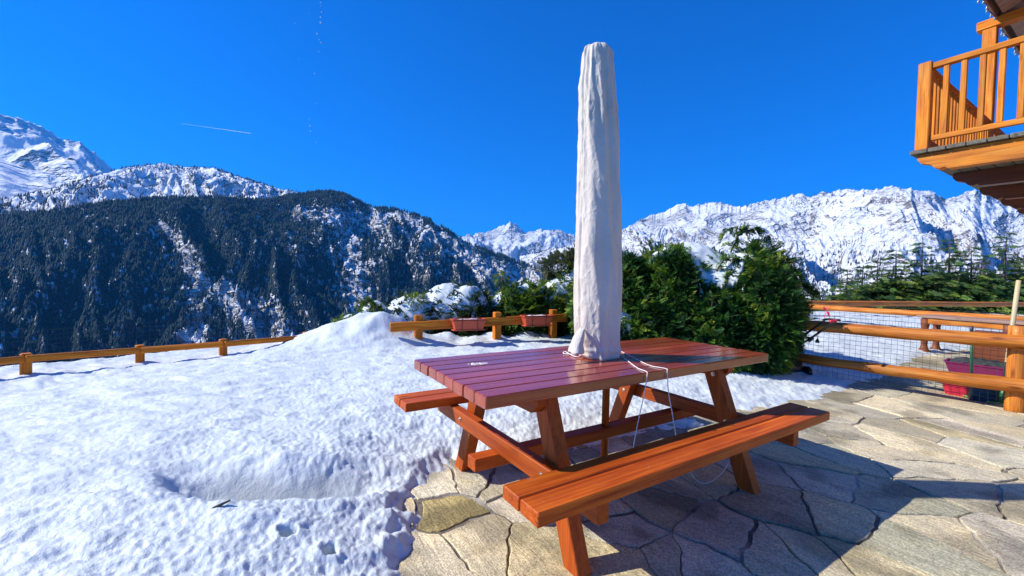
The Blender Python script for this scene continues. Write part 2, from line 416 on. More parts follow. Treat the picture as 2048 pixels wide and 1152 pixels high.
def snow_height(x, y):
    s0 = poly_dist(x, y, BD)
    s = s0+.05*perlin(x*3.1, y*3.1, 1)+.045*perlin(x*8, y*8, 2)+.025*perlin(x*19, y*19, 5)
    e = poly_dist(x, y, TE)
    right = smooth(1.0, 3.2, x)
    thick = .115+.06*smooth(.1, 1.6, s)-.05*right*(1-smooth(.3, 2.5, s))+.05*smooth(6, 9, x)
    thick = thick+.05*fbm(x*.55, y*.55, 3, 9)*smooth(.2, 1.2, s)-.10*smooth(-2.2, -5.5, x)
    prof = np.where(s > 0, (1-np.exp(-np.maximum(s, 0)/.055)), np.maximum(s*5, -1.6))
    z = thick*(.42+.58*smooth(0, .65, s))*prof
    a = smooth(.0, .12, s)
    near = 1-.55*smooth(.25, 1.6, s)
    # wind and melt ripples, long across the view
    xr = x*.96+y*.28; yr = -x*.28+y*.96
    xr2 = xr+.25*perlin(x*1.7, y*1.7, 21); yr2 = yr+.12*perlin(x*2.3, y*2.3, 22)
    rip = perlin(xr2*2.6, yr2*8.5, 6)*.6+perlin(xr2*5.2, yr2*15, 7)*.4
    bil = np.maximum(0, perlin(x*11, y*13, 8)+.1)*.9+.8*np.maximum(0, perlin(x*23, y*26, 12))
    patch = .35+1.1*smooth(-.25, .35, fbm(x*.9, y*1.3, 3, 19))
    gra = fbm(x*34, y*34, 2, 13)
    sm = np.ones_like(x)
    # melted hollow with a smooth icy far wall
    hx = x+1.24; hy = y-2.02-.06*hx+.03*perlin(x*4, y*4, 88)-.11*np.minimum((hx/.42)**2, 2.5)
    q = (np.abs(hx)/.50)**2.6+(np.where(hy > 0, np.abs(hy)/.25, np.abs(hy)/.10))**2.2
    hol = np.exp(-q*1.1)
    ice = np.clip(np.exp(-((hx-.06)/.37)**4-((hy-.10)/.13)**4)*(1+.5*perlin(x*6, y*9, 89)), 0, 1); sm = 1-.93*ice
    z = z+.07*np.exp(-((x+1.35)/.9)**2-((y-2.15)/.6)**2)*a-.24*hol*a
    z = z+a*sm*(rip*(.026*(1-.55*near)+.004)+(bil-.25)*(.004+.0035*near)*patch+.024*a*sm*fbm(x*3.3, y*4.6, 2, 23)+gra*.006*(.7+near))
    for i, (mx, my, rx, ry, hh) in enumerate(mound):
        r2 = ((x-mx)/rx)**2+((y-my)/ry)**2
        z = z+hh*np.exp(-r2*1.0)*(1+.25*perlin(x*3, y*3, 31+i))
    # lumps along the foot of the flower-box rail
    ln = np.exp(-((y-(6.55+.42*(x+1.4)))/.35)**2)*smooth(-1.5, -1.1, x)*smooth(2.2, 1.4, x)
    z = z+ln*(.06+.10*np.maximum(perlin(x*2.6, y*2.6, 41), -.3))
    for hx_, hy_ in holes:
        r = np.hypot(x-hx_, (y-hy_)*1.2)
        z = z+.008*np.exp(-((r-.05)/.02)**2)
    z = np.where((s0 > .4) & (e < -.5), np.maximum(z, .022), z)
    for hx_, hy_ in holes:
        r = np.hypot(x-hx_, (y-hy_)*1.2)*(1+.5*perlin(x*30, y*30, 90))
        z = z-.26*np.exp(-(r/.023)**4)
    z = z-np.maximum(e, 0)*.55*smooth(0, .5, e)-.03*np.maximum(e, 0)**1.5*0
    return z, s, e, ice
nA, nR = 1150, 900
azs = np.radians(np.linspace(-84, 80, nA)); rs = .45*np.exp(np.linspace(0, math.log(34/.45), nR))
A, R = np.meshgrid(azs, rs, indexing='ij')
sx, sy = R*np.sin(A), R*np.cos(A)
sz, ss, se, sice = snow_height(sx, sy)
fc = grid_faces(nA, nR)
keep = (ss.ravel()[fc] > -.06).any(1)
V = np.stack([sx, sy, sz], -1).reshape(-1, 3)
fc = fc[keep]; used = np.unique(fc); re_ = np.zeros(len(V), np.int64); re_[used] = np.arange(len(used))
snow = structure('snow_field', np_mesh('snow_field', V[used], re_[fc][:, ::-1].copy(), True, col=np.repeat(sice.reshape(-1, 1)[used], 3, 1)), M_SNOW)
def ground_z(x, y): return float(snow_height(np.array([[x]], float), np.array([[y]], float))[0][0, 0])

# mortar bed of the terrace
bm = []
nx_, ny_ = 60, 50
gx, gy = np.meshgrid(np.linspace(-4, 16, nx_), np.linspace(-3, 12, ny_), indexing='ij')
gz = -.009+.005*perlin(gx*1.3, gy*1.3, 3)
gz = np.where(poly_dist(gx, gy, TE) > -.8, -2.5, gz)
structure('terrace_ground', np_mesh('terrace_ground', np.stack([gx, gy, gz], -1).reshape(-1, 3), grid_faces(nx_, ny_)[:, ::-1].copy(), True), M_MORTAR)

# flagstones
px_seeds = [(905, 1020), (872, 962), (945, 958), (1000, 972), (960, 1075), (1075, 1100), (1045, 1000), (850, 1130), (1180, 1010), (1240, 1060), (1440, 1060), (1310, 1000), (1400, 945),
            (1340, 1128), (1255, 1128), (1395, 1142), (1560, 1010), (1640, 955), (1668, 905), (1760, 905), (1590, 915), (1690, 1045), (1640, 1120), (1830, 935), (1790, 1000), (1900, 1060),
            (1800, 1090), (1950, 985), (2010, 1090), (1690, 862), (1830, 862), (1950, 890), (1790, 815), (1930, 830), (1690, 815), (1200, 930), (1110, 930), (1320, 900), (1500, 930), (1560, 1110), (2040, 1010), (1750, 1140)]
seeds = [tuple(gp(*p)[:2]) for p in px_seeds]
def toa(p):   # stretched frame: stones run longer across the table
    dx, dy = p[0]-TX, p[1]-TY; return np.array(((dx*CY+dy*SY)*1.25, -dx*SY+dy*CY))
def froma(q): u, v = q[0]/1.25, q[1]; return np.array((TX+u*CY-v*SY, TY+u*SY+v*CY))
S = [toa(s) for s in seeds]
rng = random.Random(5)
for i in range(-14, 26):
    for j in range(-12, 22):
        p = np.array((i*.56+rng.uniform(-.24, .24)+(j % 2)*.28, j*.54+rng.uniform(-.24, .24)))
        if all(np.hypot(*(p-s)) > .42 for s in S): S.append(p)
for _ in range(900):
    p = np.array((rng.uniform(-6, 13), rng.uniform(-5, 10)))
    dmin = min(np.hypot(*(p-s)) for s in S)
    if .27 < dmin < .36 and rng.random() < .8: S.append(p)
S = np.array(S)
Vs = []; Fs = []; Cs = []
stone_cols = [(.45, .42, .28), (.54, .49, .35), (.42, .37, .23), (.55, .47, .31), (.50, .44, .31), (.58, .49, .31), (.49, .44, .32), (.53, .445, .26), (.56, .49, .36), (.45, .39, .26)]
def clip(poly, n, c):
    out = []
    for i in range(len(poly)):
        a, b = poly[i], poly[(i+1) % len(poly)]; da, db = np.dot(a, n)-c, np.dot(b, n)-c
        if da <= 0: out.append(a)
        if da*db < 0: t = da/(da-db); out.append(a+(b-a)*t)
    return out
for si, s in enumerate(S):
    wc = froma(s)
    if not (-2.6 < wc[0] < 12.5 and -.6 < wc[1] < 10.5): continue
    if poly_dist(np.array([wc[0]]), np.array([wc[1]]), BD)[0] > .9: continue
    d = np.hypot(*(S-s).T); nb = np.argsort(d)[1:18]
    poly = [s+np.array(q) for q in ((-1.3, -1.3), (1.3, -1.3), (1.3, 1.3), (-1.3, 1.3))]
    for k in nb:
        n = S[k]-s; poly = clip(poly, n, np.dot(n, (S[k]+s)/2))
        if len(poly) < 3: break
    if len(poly) < 3: continue
    poly = np.array([froma(q) for q in poly]); c = poly.mean(0)
    gap = rng.choice((.003, .004, .006, .008, .016))
    pts = []
    n = len(poly)
    for i in range(n):
        a, b = poly[i], poly[(i+1) % n]; L = np.hypot(*(b-a)); k = max(2, int(L/.045))
        for t in range(k): pts.append(a+(b-a)*t/k)
    pts = np.array(pts)
    # round corners a little and roughen
    pts = .9*pts+.05*np.roll(pts, 1, 0)+.05*np.roll(pts, -1, 0)
    nx = perlin(pts[:, 0]*4.2, pts[:, 1]*4.2, 51)*.022+perlin(pts[:, 0]*13, pts[:, 1]*13, 52)*.016+perlin(pts[:, 0]*37, pts[:, 1]*37, 55)*.007
    ny = perlin(pts[:, 0]*4.2, pts[:, 1]*4.2, 53)*.022+perlin(pts[:, 0]*13, pts[:, 1]*13, 54)*.016+perlin(pts[:, 0]*37, pts[:, 1]*37, 56)*.007
    pts = pts+np.stack([nx, ny], 1)
    dirc = c-pts; dl = np.hypot(*dirc.T)[:, None]; dirc = dirc/np.maximum(dl, 1e-6)
    pts = pts+dirc*gap*(1+.8*perlin(pts[:, 0]*3, pts[:, 1]*3, si)[:, None])
    m = len(pts); hz = rng.uniform(-.003, .004); tx, ty = rng.uniform(-.006, .006), rng.uniform(-.006, .006)
    def zz(p): return hz+tx*(p[:, 0]-c[0])+ty*(p[:, 1]-c[1])+.004*perlin(p[:, 0]*3, p[:, 1]*3, 60)+.002*perlin(p[:, 0]*9, p[:, 1]*9, 61)
    base = len(Vs); rings = []
    ins = [0, .002, .006]; zo = [-.03, -.004, 0]
    fr = [.25, .5, .75]
    for q, zf in zip(ins, zo):
        p = pts+dirc*q; rings.append(np.column_stack([p, zz(p)+zf]))
    for f_ in fr:
        p = pts+dirc*.006+(c-pts-dirc*.006)*f_; rings.append(np.column_stack([p, zz(p)]))
    for r_ in rings: Vs += r_.tolist()
    Vs.append([c[0], c[1], float(zz(c[None])[0])])
    col = np.array(rng.choice(stone_cols))*rng.uniform(.82, 1.12)
    if si == 0: col = np.array((.36, .29, .12))
    vv = np.array(Vs[base:]); bdw = poly_dist(vv[:, 0], vv[:, 1], BD); wn = fbm(vv[:, 0]*2.2, vv[:, 1]*2.2, 3, 77)
    wet = smooth(.02, .22, wn+.30*np.exp(-np.abs(bdw)/.35)-.06); tone = 1+.22*perlin(vv[:, 0]*1.1, vv[:, 1]*1.1, 78)
    Cs += list((col[None]*(1-.42*wet[:, None])*tone[:, None]*np.array([1, 1-.03*si % 1*0, 1])))
    for k in range(len(rings)-1):
        for i in range(m):
            j = (i+1) % m; Fs.append((base+k*m+i, base+k*m+j, base+(k+1)*m+j, base+(k+1)*m+i))
    k = len(rings)-1; ce = base+m*len(rings)
    for i in range(m): Fs.append((base+k*m+i, base+k*m+(i+1) % m, ce))
structure('patio', np_mesh('patio', np.array(Vs), Fs, False, col=np.array(Cs)), M_STONE)

# ================================================================== MOUNTAINS
def sil_fn(pts):
    az = []; te = []
    for X, Y in pts:
        r = ray(X, Y); az.append(math.atan2(r[0], r[1])); te.append(r[2]/math.hypot(r[0], r[1]))
    return lambda a: np.interp(a, az, te)
TERR = {}
def mountain(name, sil, dist, foot, foot_z, X0, X1, nA, nR, amp, lam, mat, p=1.0, seed=0, jag=.0, back=.25, warp=.6, oct_=6, skew=0.):
    f = sil_fn(sil)
    a0 = math.atan2(ray(X0, 500)[0], ray(X0, 500)[1]); a1 = math.atan2(ray(X1, 500)[0], ray(X1, 500)[1])
    a = np.linspace(a0, a1, nA); t = np.linspace(0, 1+back, nR)
    te = f(a)
    D = dist*(1+.10*perlin(a*5, a*0+seed, 70+seed))
    te_s = te.copy(); zs = H+D*te_s
    te = te+jag*(ridged(a*60, a*0+3.3, 4, 80+seed)-.55)+jag*.5*fbm(a*240, a*0+1.3, 3, 81+seed)
    zr = H+D*te
    AA, T = np.meshgrid(a, t, indexing='ij')
    Dm = D[:, None]; ft = foot*(1+.05*perlin(a*7, a*0, 90+seed))[:, None]
    RR = ft+(Dm-ft)*T
    zb = foot_z+(zs[:, None]-foot_z)*np.minimum(T, 1)**p+(zr-zs)[:, None]*smooth(.80, 1, T)
    zb = np.where(T > 1, zr[:, None]-(T-1)*(Dm-ft)*.6, zb)
    x = RR*np.sin(AA); y = RR*np.cos(AA)
    v = RR/lam*.42; u = AA*Dm/lam+skew*v
    wv = warp*fbm(u*.6, v*.8, 3, 100+seed); wu = warp*fbm(u*.6+9, v*.8, 3, 103+seed)
    n = ridged(u+wu, v+wv, oct_, 110+seed)-.5
    win = np.where(T <= 1, np.clip(4.2*T*(1-T), 0, 1)**.7, 0)
    n2 = ridged(x/lam*3.1, y/lam*3.1, 6, 120+seed)-.5
    z = zb+amp*win*n+amp*.25*win*n2
    # nothing in front may stand above the skyline
    lim = H+RR*te[:, None]*1.0-1.5
    z = np.where((T < 1), np.minimum(z, np.where(T > .6, lim, 1e9)), z)
    V = np.stack([x, y, z], -1).reshape(-1, 3)
    o = structure(name, np_mesh(name, V, grid_faces(nA, nR)[:, ::-1].copy(), True), mat)
    TERR[name+str(seed)] = (a, t, x, y, z)
    return o
M_FAR = mountain_mat('snowy_range_ground', .69, nscale=1/420., slope0=.36, slope1=.58, bd=30., bstr=.95, rock_lo=(.09, .085, .085), rock_hi=(.27, .22, .18), stretch=(1, 1, .7), snow_col=(.68, .71, .76))
M_PEAK = mountain_mat('snowy_peak_ground', .62, nscale=1/600., slope0=.30, slope1=.52, bd=26., bstr=.9)
M_MID = mountain_mat('larch_slope_ground', .74, nscale=1/150., slope0=.42, slope1=.62, bd=7., bstr=.8, rock_lo=(.06, .055, .05), rock_hi=(.16, .14, .12))
M_NEARM = mountain_mat('cliff_ground', .55, nscale=1/70., slope0=.48, slope1=.66, bd=4.5, bstr=1., rock_lo=(.05, .05, .05), rock_hi=(.17, .15, .125))

SIL_R = [(1000, 520), (1100, 500), (1180, 480), (1238, 460), (1265, 447), (1290, 434), (1330, 421), (1355, 408), (1370, 405), (1385, 413), (1405, 407), (1440, 404), (1465, 410), (1485, 413), (1520, 404), (1560, 396), (1590, 388),
         (1608, 388), (1618, 396), (1640, 384), (1700, 377), (1735, 380), (1760, 377), (1785, 370), (1820, 377), (1860, 381), (1900, 396), (1925, 388), (1950, 378), (1985, 390), (2048, 412), (2200, 420), (2500, 440), (3200, 430)]
mountain('mountain', SIL_R, 5200, 1500, -420, 1040, 3400, 800, 340, 620, 1900, M_FAR, 1.1, 1, .006, skew=.9)
SIL_C = [(700, 500), (850, 482), (930, 471), (985, 462), (1005, 450), (1020, 443), (1035, 451), (1052, 463), (1075, 458), (1110, 458), (1150, 471), (1200, 492), (1300, 520)]
mountain('mountain', SIL_C, 7800, 4500, -300, 720, 1300, 200, 150, 700, 2000, M_FAR, 1.1, 2, .008, skew=-.5)
SIL_L = [(-900, 300), (-400, 200), (-150, 205), (0, 227), (60, 240), (100, 262), (130, 278), (160, 282), (190, 305), (215, 330), (260, 352), (400, 400), (600, 440)]
mountain('mountain', SIL_L, 6000, 3300, 200, -900, 600, 300, 180, 480, 1700, M_PEAK, 1.0, 3, .006, skew=.8)
SIL_S = [(-900, 250), (-300, 290), (-60, 305), (0, 318), (60, 338), (115, 347), (200, 352), (300, 370)]
mountain('mountain', SIL_S, 4300, 3000, 200, -900, 300, 140, 60, 60, 700, M_PEAK, 1.0, 4, .002)
SIL_2 = [(-900, 430), (-300, 420), (0, 398), (60, 388), (120, 373), (180, 354), (250, 335), (290, 331), (320, 326), (370, 333), (430, 336), (470, 351), (500, 360), (550, 375), (590, 383), (650, 402), (800, 460)]
mountain('hill', SIL_2, 3200, 1900, 100, -900, 760, 420, 130, 150, 260, M_MID, 1.0, 5, .003)
SIL_1 = [(-900, 470), (-300, 452), (0, 432), (60, 428), (100, 424), (200, 408), (300, 398), (350, 396), (450, 397), (540, 401), (580, 392), (620, 386), (660, 383), (690, 389), (720, 404), (750, 416), (790, 418), (830, 428),
         (860, 440), (900, 463), (940, 488), (1000, 510), (1060, 531), (1100, 548), (1180, 575), (1300, 600)]
mountain('hill', SIL_1, 2000, 800, -420, -900, 1300, 560, 240, 150, 190, M_NEARM, 1.0, 6, .0)

# valley floor between the terrace and the slopes
va = np.radians(np.linspace(-90, 90, 90)); vr = 26*np.exp(np.linspace(0, math.log(70000/26), 70))
VA, VR = np.meshgrid(va, vr, indexing='ij')
vz = -15-430*smooth(20, 1000, VR)+6*fbm(VR*np.sin(VA)/40, VR*np.cos(VA)/40, 3, 5)
structure('valley_floor', np_mesh('valley_floor', np.stack([VR*np.sin(VA), VR*np.cos(VA), vz], -1).reshape(-1, 3), grid_faces(90, 70)[:, ::-1].copy(), True), M_NEARM)

# far-off woods: small conifers standing on the slopes
def line_mask(X, Y, pts, wds):
    out = np.zeros_like(X)
    for (a, wa), (b, wb) in zip(zip(pts[:-1], wds[:-1]), zip(pts[1:], wds[1:])):
        dx, dy = b[0]-a[0], b[1]-a[1]; t = np.clip(((X-a[0])*dx+(Y-a[1])*dy)/(dx*dx+dy*dy), 0, 1)
        d = np.hypot(X-a[0]-t*dx, Y-a[1]-t*dy); w_ = wa+(wb-wa)*t; out = np.maximum(out, np.exp(-(d/w_)**4))
    return out
def woods(name, key, N, dens, hmin, hmax, cols, label, mat, seed):
    a, t, x, y, z = TERR[key]; rs_ = np.random.RandomState(seed)
    na, nr = x.shape; jmax = np.searchsorted(t, 1.0)
    fi = rs_.rand(N)*(na-1.01); fj = rs_.rand(N)**.8*(jmax+1)
    i = fi.astype(int); j = fj.astype(int); u = fi-i; v = fj-j
    def bl(q): return (q[i, j]*(1-u)+q[i+1, j]*u)*(1-v)+(q[i, j+1]*(1-u)+q[i+1, j+1]*u)*v
    X, Y, Z = bl(x), bl(y), bl(z)
    PX, PY = projv(X, Y, Z)
    k = rs_.rand(N) < dens(PX, PY, X, Y)
    k &= (PX > -500) & (PX < 2500) & (PY < 900)
    X, Y, Z = X[k], Y[k], Z[k]; n = len(X)
    h = hmin+(hmax-hmin)*rs_.rand(n)**1.3; r = h*(.16+.09*rs_.rand(n))
    K = 5; ang = np.arange(K)*2*np.pi/K
    # two stacked ragged cones
    lev = [(.06, 1.0), (.48, .30), (.40, .72), (1.0, 0.0)]
    V = []
    for zz_, rr in lev:
        if rr == 0: V.append(np.stack([X, Y, Z+h*zz_], -1)[:, None, :]); continue
        ro = rs_.rand(n, 1)*6.28; q = r[:, None]*rr*(.7+.6*rs_.rand(n, K))
        V.append(np.stack([X[:, None]+q*np.cos(ang+ro), Y[:, None]+q*np.sin(ang+ro), (Z+h*zz_)[:, None]-h[:, None]*.07*rs_.rand(n, K)], -1))
    V = np.concatenate(V, 1); m = V.shape[1]
    T = []
    for q in range(K):
        q2 = (q+1) % K
        T += [(q, q2, K+q2), (q, K+q2, K+q), (2*K+q, 2*K+q2, 3*K)]
    T = np.array(T); Fq = (T[None]+np.arange(n)[:, None, None]*m).reshape(-1, 3)
    cc = np.array(cols)[rs_.randint(0, len(cols), n)]*(.7+.6*rs_.rand(n, 1)); cc = np.repeat(cc, m, 0)
    o = link(name, np_mesh(name, V.reshape(-1, 3), Fq, False, col=cc), mat); o['kind'] = 'stuff'
    o['label'] = label; return o
M_WOOD = leaf_mat('far_conifers', .85)
streaks = [([(322, 452), (350, 480), (372, 505), (390, 560), (400, 620), (385, 690)], [12, 20, 14, 20, 26, 40]),
           ([(400, 560), (450, 590), (520, 640), (580, 690)], [20, 40, 50, 50]),
           ([(590, 428), (640, 432), (690, 440), (740, 436), (790, 428)], [14, 20, 20, 16, 12]),
           ([(690, 440), (700, 490), (712, 540), (716, 600), (722, 660)], [18, 26, 30, 32, 36]),
           ([(700, 470), (760, 450)], [18, 16]),
           ([(790, 432), (850, 458), (910, 500), (970, 540), (1040, 560), (1120, 575)], [16, 22, 34, 34, 40, 40]),
           ([(575, 470), (592, 500), (604, 540), (640, 580)], [7, 6, 5, 4]), ([(655, 480), (668, 540), (680, 600)], [4, 5, 5]), ([(362, 470), (370, 560), (378, 640)], [4, 4, 4])]
def d1(PX, PY, X, Y):
    m = np.zeros_like(PX)
    qx = PX+16*perlin(X/60, Y/60, 7)+8*perlin(X/22, Y/22, 17); qy = PY+14*perlin(X/60, Y/60, 8)
    for pts, wd in streaks: m = np.maximum(m, line_mask(qx, qy, pts, wd))
    part = .62*line_mask(qx, qy, [(700, 440), (800, 470), (900, 520), (1000, 565), (1080, 590)], [30, 50, 62, 55, 45])
    part = np.maximum(part, .5*line_mask(qx, qy, [(600, 420), (680, 430), (760, 425)], [22, 30, 25])); m = np.maximum(m, part)
    spot = smooth(.30, .5, fbm(X/90, Y/90, 4, 33))
    return np.clip(1.0-1.0*m-.5*spot, .04, 1)
woods('conifer_forest', 'hill6', 165000, d1, 9, 19, [(.009, .040, .052), (.007, .032, .050), (.013, .054, .052), (.022, .048, .048)], 'dark blue-green conifer forest covering the nearer mountainside', M_WOOD, 1)  # blue of the distant haze is partly painted into these tree colours
def d2(PX, PY, X, Y):
    return np.clip(  .08+.75*fbm(X/150, Y/150, 4, 35)+.35*smooth(380, 440, PY), .03, .95)*np.where(PY < 470, 1, .6)
woods('larch_forest', 'hill5', 52000, d2, 10, 19, [(.055, .055, .055), (.07, .06, .055), (.04, .05, .05)], 'sparse grey leafless trees speckling the snowy ridge behind the forest', M_WOOD, 2)
def d3(PX, PY, X, Y):
    return np.clip(smooth(470, 560, PY)*.9+.9*fbm(X/300, Y/300, 4, 36)-.25, 0, .8)
woods('valley_wood', 'mountain1', 42000, d3, 14, 30, [(.05, .05, .055), (.07, .06, .06), (.035, .045, .045)], 'thin grey-blue woods low on the snowy range at right', M_WOOD, 3)
# ================================================================== PICNIC TABLE (local frame: u along boards, v across)
tb = thing('picnic_table', 'red-brown varnished picnic table with two attached plank benches, in the centre of the terrace', 'picnic table', (TX, TY, 0), None, YAW)
m = MB(); nb = 8; Wd = .8316; bw = Wd/nb
for i in range(nb):
    v = -Wd/2+bw*(i+.5); e = random.uniform(-.003, .003)
    m.beam((-1.069+e, v, .75-.026), (1.069+e, v, .75-.026), bw-.006, .0526, ch=.005)
m.build('tabletop', W_TOP, tb)
for s in (-1, 1):
    m = MB()
    for q in (.6015, .7155):
        e = random.uniform(-.004, .004)
        m.beam((-1.069+e, s*q, .463-.026), (1.069+e, s*q, .463-.026), .1075, .0517, ch=.005)
    m.build('bench_seat', W_BENCH, tb)
for u0, u1, bu0, bu1, cu in ((-.725, -.652, -.785, -.7265, -.755), (.600, .673, .6745, .733, .704)):
    m = MB(); m.beam(((bu0+bu1)/2, -.75, .368), ((bu0+bu1)/2, .75, .368), bu1-bu0, .086, ch=.004); m.build('crossbeam', W_LEG, tb)
    m = MB()   # cleat under the top, chamfered ends
    m.prism([(-.37, 0), (.37, 0), (.37, -.035), (.32, -.08), (-.32, -.08), (-.37, -.035)], (cu-.03, 0, .6965), (0, 1, 0), (0, 0, 1), (.058, 0, 0)); m.build('cleat', W_LEG, tb)
    for s in (-1, 1):
        m = MB(); hw = .05
        def cv(z): return .545-.375*z
        pts = [(s*(cv(0)-hw), .002), (s*(cv(0)+hw), .002), (s*(cv(.696)+hw), .696), (s*(cv(.696)-hw), .696)]
        dx, dz = cv(.696)-cv(0), .696; L = math.hypot(dx, dz)
        off = np.array([random.uniform(0, 50) for _ in range(3)])
        ch = .004; V = []; G = []
        # outline inset rings give the bevelled long edges
        def ringu(u, k):
            cen = np.mean(pts, 0); out = []
            for (v, z) in pts: out.append((u, v+np.sign(cen[0]+(.545-.375*z)*0*s+ (s*cv(z)-v)-cen[0])*k, z))
            return out
        rings = [ringu(u0, ch), ringu(u0+ch, 0), ringu(u1-ch, 0), ringu(u1, ch)]
        for r in rings:
            for p in r: V.append(p); G.append(np.array((p[2], p[1], p[0]))+off)
        Fs = [(3, 2, 1, 0), (12, 13, 14, 15)]
        for k in range(3):
            for i in range(4): j = (i+1) % 4; Fs.append((k*4+i, k*4+j, k*4+4+j, k*4+4+i))
        m.add(V, Fs, G); lg = m.build('leg', W_LEG, tb)
        for zb in (.645, .372):
            b = MB(); ub = u0 if u0 > 0 else bu0
            if u0 < 0 and zb > .5: ub = u0
            sgn = -1
            for ou in ((.013 if zb > .5 else .0),):
                vv = s*(cv(zb)+ou)
                b.tube([(ub+.001, vv, zb), (ub-.003, vv, zb)], .013, 12); b.tube([(ub-.003, vv, zb), (ub-.009, vv, zb)], .0065, 8)
            b.build('bolt', M_BOLT, lg)
m = MB(); m.beam((-.915, 0, .2925), (.915, 0, .2925), .082, .064, ch=.004); m.build('stretcher', W_LEG, tb)

# bird dropping on the table
p = loc_ = None
def blob_patch(name, cx, cy, z, rx, ry, n, mat, parent=None, seed=0, th=.002):
    rg = random.Random(seed); m = MB()
    for _ in range(n):
        a = rg.uniform(0, 6.28); q = rg.uniform(0, 1)**.7; x = cx+rx*q*math.cos(a); y = cy+ry*q*math.sin(a); r = rg.uniform(.3, 1)*min(rx, ry)*.5
        V = []; k = 9
        for i in range(k):
            t = 6.28*i/k; rr = r*rg.uniform(.7, 1.3); V.append((x+rr*math.cos(t)*1.3, y+rr*math.sin(t), z))
        V.append((x, y, z+th*rg.uniform(.6, 1.4)))
        m.add(V, [(i, (i+1) % k, k) for i in range(k)]+[tuple(range(k-1, -1, -1))])
    return m.build(name, mat, parent)
q = gp(955, 727, .752); bdp = thing('stain', 'pale crumbly whitish patch near the left end of the tabletop', 'stain', q, None, YAW)
bdp2 = blob_patch('splash', 0, 0, -.001, .055, .022, 26, M_DROPP, bdp, 4, .004)

# ================================================================== CLOSED PARASOL
ub = gp(1196, 712, .755); ubz = .755
um = thing('patio_umbrella', 'tall closed parasol wrapped in a cream cloth cover, standing through the picnic table', 'umbrella', (ub[0], ub[1], 0))
prof = [(716, 1163, 1231), (711, 1157, 1236), (700, 1156, 1237.5), (680, 1151.5, 1237.5), (650, 1150.5, 1237.5), (600, 1152, 1238), (550, 1153, 1238.5), (500, 1154.5, 1238), (450, 1156, 1237), (400, 1157, 1236.5), (350, 1158.5, 1235), (300, 1159, 1233.5),
        (260, 1160.5, 1232), (225, 1160, 1231), (200, 1161.5, 1230.5), (180, 1161, 1229), (160, 1161, 1228), (145, 1163, 1226.5), (130, 1166, 1225), (115, 1166, 1224), (100, 1167.5, 1222.5), (94, 1168.5, 1222), (89, 1172, 1219), (87, 1180, 1212)]
dU = ub[1]; nth = 150; rows = []
ys = np.array([q[0] for q in prof], float)[::-1]; xl = np.array([q[1] for q in prof], float)[::-1]; xr = np.array([q[2] for q in prof], float)[::-1]
yy = np.concatenate([[716, 713.5, 711], np.linspace(708, 96, 330), [93, 91, 89, 87]])
V = []; th = np.linspace(0, 2*np.pi, nth, endpoint=False)
seam = math.radians(-158)
for y in yy:
    L = np.interp(y, ys, xl); R_ = np.interp(y, ys, xr)
    pl = dp(L, y, dU); pr = dp(R_, y, dU); c = (pl+pr)/2; r = np.linalg.norm(pr-pl)/2; z = c[2]; z = z-max(0, z-H)*.85*r/dU*float(smooth(1.4, 2.5, z))
    zz_ = np.full(nth, z)
    cs, sn = np.cos(th), np.sin(th)
    # squarish bundle with long folds and cross creases
    sq = 1+.06*np.cos(4*(th+.5))*(1-smooth(2.2, 2.55, z))
    h1 = np.abs(perlin(cs*1.6+z*.35, sn*1.6+z*1.2, 200)); h2 = np.abs(perlin(cs*3.4+z*2.2+5, sn*3.4-z*4.5, 201)); h3 = np.abs(perlin(cs*5+z*9, sn*5+z*6, 202))
    up_ = .5+.9*smooth(1.9, 2.5, z)+.4*smooth(1.1, .8, z)
    w1 = (1-np.abs(perlin(cs*1.9+z*.8+.6*sn, z*6.5+sn*1.5, 206)))**7; w2 = (1-np.abs(perlin(cs*2.5-z*2.3, z*11+sn*2.4+cs, 207)))**9; w3 = (1-np.abs(perlin(th*2.2+np.sin(th)*0+3, z*3.2+cs, 208)))**10
    msk_ = .4+.8*smooth(-.2, .4, perlin(cs*1.1, z*2.1+sn, 209))
    d = -.028*h1-.008*h2*up_-.002*h3+.012+(.0032*w1+.0024*w2+.0022*w3)*msk_
    # stitched seam ridge
    dd = np.angle(np.exp(1j*(th-seam-.05*math.sin(z*3)))); d = d+.007*np.exp(-(dd/.06)**2)-.006*np.exp(-((np.abs(dd)-.14)/.06)**2)
    dd2 = np.angle(np.exp(1j*(th-math.radians(-28)))); d = d-.012*np.exp(-(dd2/.10)**2)*smooth(2.4, 2.0, z)
    hem = .006*math.exp(-((z-.80)/.012)**2)
    rr = r*sq*1.0+d+hem
    fl = .030*np.exp(-((z-.755)/.05)**2)*np.maximum(0, perlin(cs*2, sn*2, 204))
    px = c[0]+(rr+fl)*cs; py = dU+(rr+fl)*sn*.92
    lo = np.exp(-((z-.755)/.03)**2)
    V.append(np.stack([px, py, zz_+.012*lo*perlin(cs*1.5, sn*1.5, 205)+.004], -1))
V = np.array(V); nrow = len(V); 
ctop = V[-1].mean(0)+np.array((0, 0, .006))
V = V.reshape(-1, 3); Q = []
for i in range(nrow-1):
    for k in range(nth):
        j = (k+1) % nth; Q.append((i*nth+k, i*nth+j, i*nth+nth+j, i*nth+nth+k))
V = np.vstack([V, ctop]); Q += [((nrow-1)*nth+k, (nrow-1)*nth+(k+1) % nth, len(V)-1) for k in range(nth)]
V = V-np.array((ub[0], ub[1], 0))
cov = link('cover', np_mesh('cover', V, Q, True), M_CLOTH, um)
